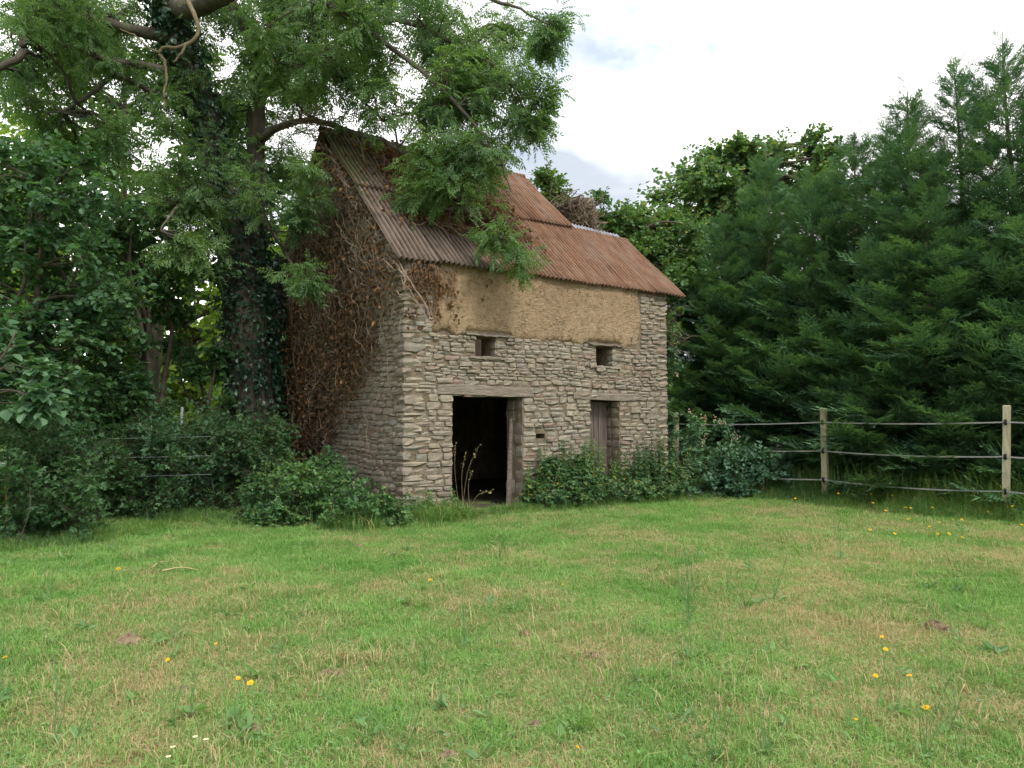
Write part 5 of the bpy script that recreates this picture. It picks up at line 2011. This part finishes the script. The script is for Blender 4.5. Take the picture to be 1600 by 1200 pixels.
for k, (x, y) in enumerate([(1338, 766), (1343, 762), (1310, 771), (1361, 772), (1394, 774), (1420, 772), (1415, 793), (1423, 794), (1384, 798), (1420, 811), (1457, 793), (1467, 816), (1452, 823), (1489, 812), (1503, 812), (1544, 800), (1582, 791), (1596, 820), (1359, 828), (1243, 779), (1364, 786), (1465, 834), (1483, 834), (1504, 840), (1398, 834)]):
    flower(x, y, 0.24 if y < 800 else 0.14, 0.026, 'small yellow flower in the long grass by the fence', 830 + k, 'yellow flowers along the fence')


for k, (x, y) in enumerate([(305, 1151), (322, 1155), (270, 1167), (263, 1182)]):
    r = R(860 + k)
    hd = at_z(x, y, 0.06)
    b = (hd[0], hd[1], 0.0)
    dz = empty('daisy', b)
    tag(dz, ['white daisy left of its near twin at the lower left', 'white daisy rightmost of the four at the lower left', 'white daisy second lowest at the lower left', 'white daisy closest to the bottom edge at the lower left'][k], 'flower', 'daisies on the near left lawn')
    MB().tube(np.array([[hd[0], hd[1], -0.01], hd]), 0.0015, 5).build('stem', M['weed'], dz, b)
    a = np.arange(14) * 2 * PI / 14
    pm = MB()
    set_leaves(pm, [simple_leaf(95, 0.2, 0.02)], np.tile(hd, (14, 1)), np.stack([np.cos(a), np.sin(a) - 0.1, np.full(14, 0.15)], -1), np.tile([0, -0.3, 1.0], (14, 1)), np.full(14, 0.013), r)
    pm.build('petals', M['daisy'], dz, b)
    MB().tube(np.array([hd, hd + np.array([0, -0.001, 0.004])]), [0.005, 0.003], 8).build('disc', M['petal'], dz, b)


def mound(x, y, s, label, seed):
    r = R(seed)
    b = at_z(x, y, 0)
    n, m = 12, 5
    V = [(0, 0, s * 0.55)]
    for i in range(1, m + 1):
        for j in range(n):
            a = j * 2 * PI / n
            q = s * 0.8 * i / m * (1 + r.normal(0, 0.2))
            V.append((q * math.cos(a) * 1.2, q * math.sin(a), s * 0.55 * (1 - (i / m) ** 1.6) + r.normal(0, s * 0.09) - (0.02 if i == m else 0)))
    T = [[0, 1 + j, 1 + (j + 1) % n] for j in range(n)]
    Q = [[1 + i * n + j, 1 + (i + 1) * n + j, 1 + (i + 1) * n + (j + 1) % n, 1 + i * n + (j + 1) % n] for i in range(m - 1) for j in range(n)]
    mb = MB().add(V, T)
    mb.Q.append(np.array(Q))
    o = mb.build('soil_mound', M['soil'])
    o.location = (b[0], b[1], gh(b[0], b[1]) + 0.01)
    tag(o, label, 'mound', 'worm and mole casts on the lawn')


for k, (x, y, s, lab) in enumerate([(202, 1002, .11, 'small brown soil mound on the left lawn, highest one there'), (515, 1058, .075, 'small brown soil mound in the lower middle left of the lawn'), (284, 1080, .06, 'small brown soil mound beside the tall flower stalk at left'), (820, 986, .06, 'small brown soil mound near the centre of the lawn'), (1462, 985, .10, 'small brown soil mound on the right lawn below the fence'), (835, 1132, .05, 'small tan soil mound low at the middle of the lawn'), (702, 1186, .055, 'small tan soil mound at the bottom edge of the lawn'), (930, 1024, .055, 'small brown soil mound just right of the central one'), (560, 853, .07, 'small tan soil mound below the gable bramble'), (398, 1142, .05, 'dark soil patch among weeds at lower left')]):
    mound(x, y, s, lab, 870 + k)


def fallen_twigs():
    for (x0, y0), (x1, y1), lab in (((253, 892), (310, 890), 'longer of two dry pale twigs on the left lawn'), ((236, 888), (262, 878), 'shorter of two dry pale twigs on the left lawn')):
        a, b = at_z(x0, y0, 0.04), at_z(x1, y1, 0.05)
        m = (a + b) / 2 + [0, 0, 0.03]
        o = MB().tube(smooth_path(np.array([a, m, b]), 4), np.linspace(0.008, 0.004, 9), 5).build('fallen_twig', M['straw'])
        tag(o, lab, 'twig')


fallen_twigs()


# dry grass panicles and weeds standing in the doorway
def door_weeds():
    rng = R(660)
    b = barn_world(1.35, -0.12, 0)
    root = empty('dry_grass_stalk', tuple(b))
    tag(root, 'dry seeding grass stalks arching in the open doorway', 'grass stalks')
    st, sd = MB(), MB()
    for (px, py), (ex, ey) in (((722, 800), (748, 697)), ((724, 802), (728, 706)), ((730, 806), (770, 766)), ((718, 800), (712, 690)), ((735, 805), (738, 735))):
        a = at_z(px, py, 0)
        d = a[1]
        e = at(ex, ey, d)
        m = (a + e) / 2 + np.array([-0.05, 0, 0.12])
        P = smooth_path(np.array([a, m, e]), 6)
        st.tube(P, np.linspace(0.0028, 0.0014, len(P)), 4)
        n = 12
        pos = P[rng.integers(len(P) - 5, len(P), n)] + rng.normal(0, 0.018, (n, 3))
        set_leaves(sd, P_DEAD, pos, rng.normal(size=(n, 3)), rng.normal(size=(n, 3)), rng.uniform(0.015, 0.03, n), rng)
    st.build('stalks', M['straw'], root, tuple(b))
    sd.build('seed_heads', M['straw'], root, tuple(b))['kind'] = 'stuff'


door_weeds()
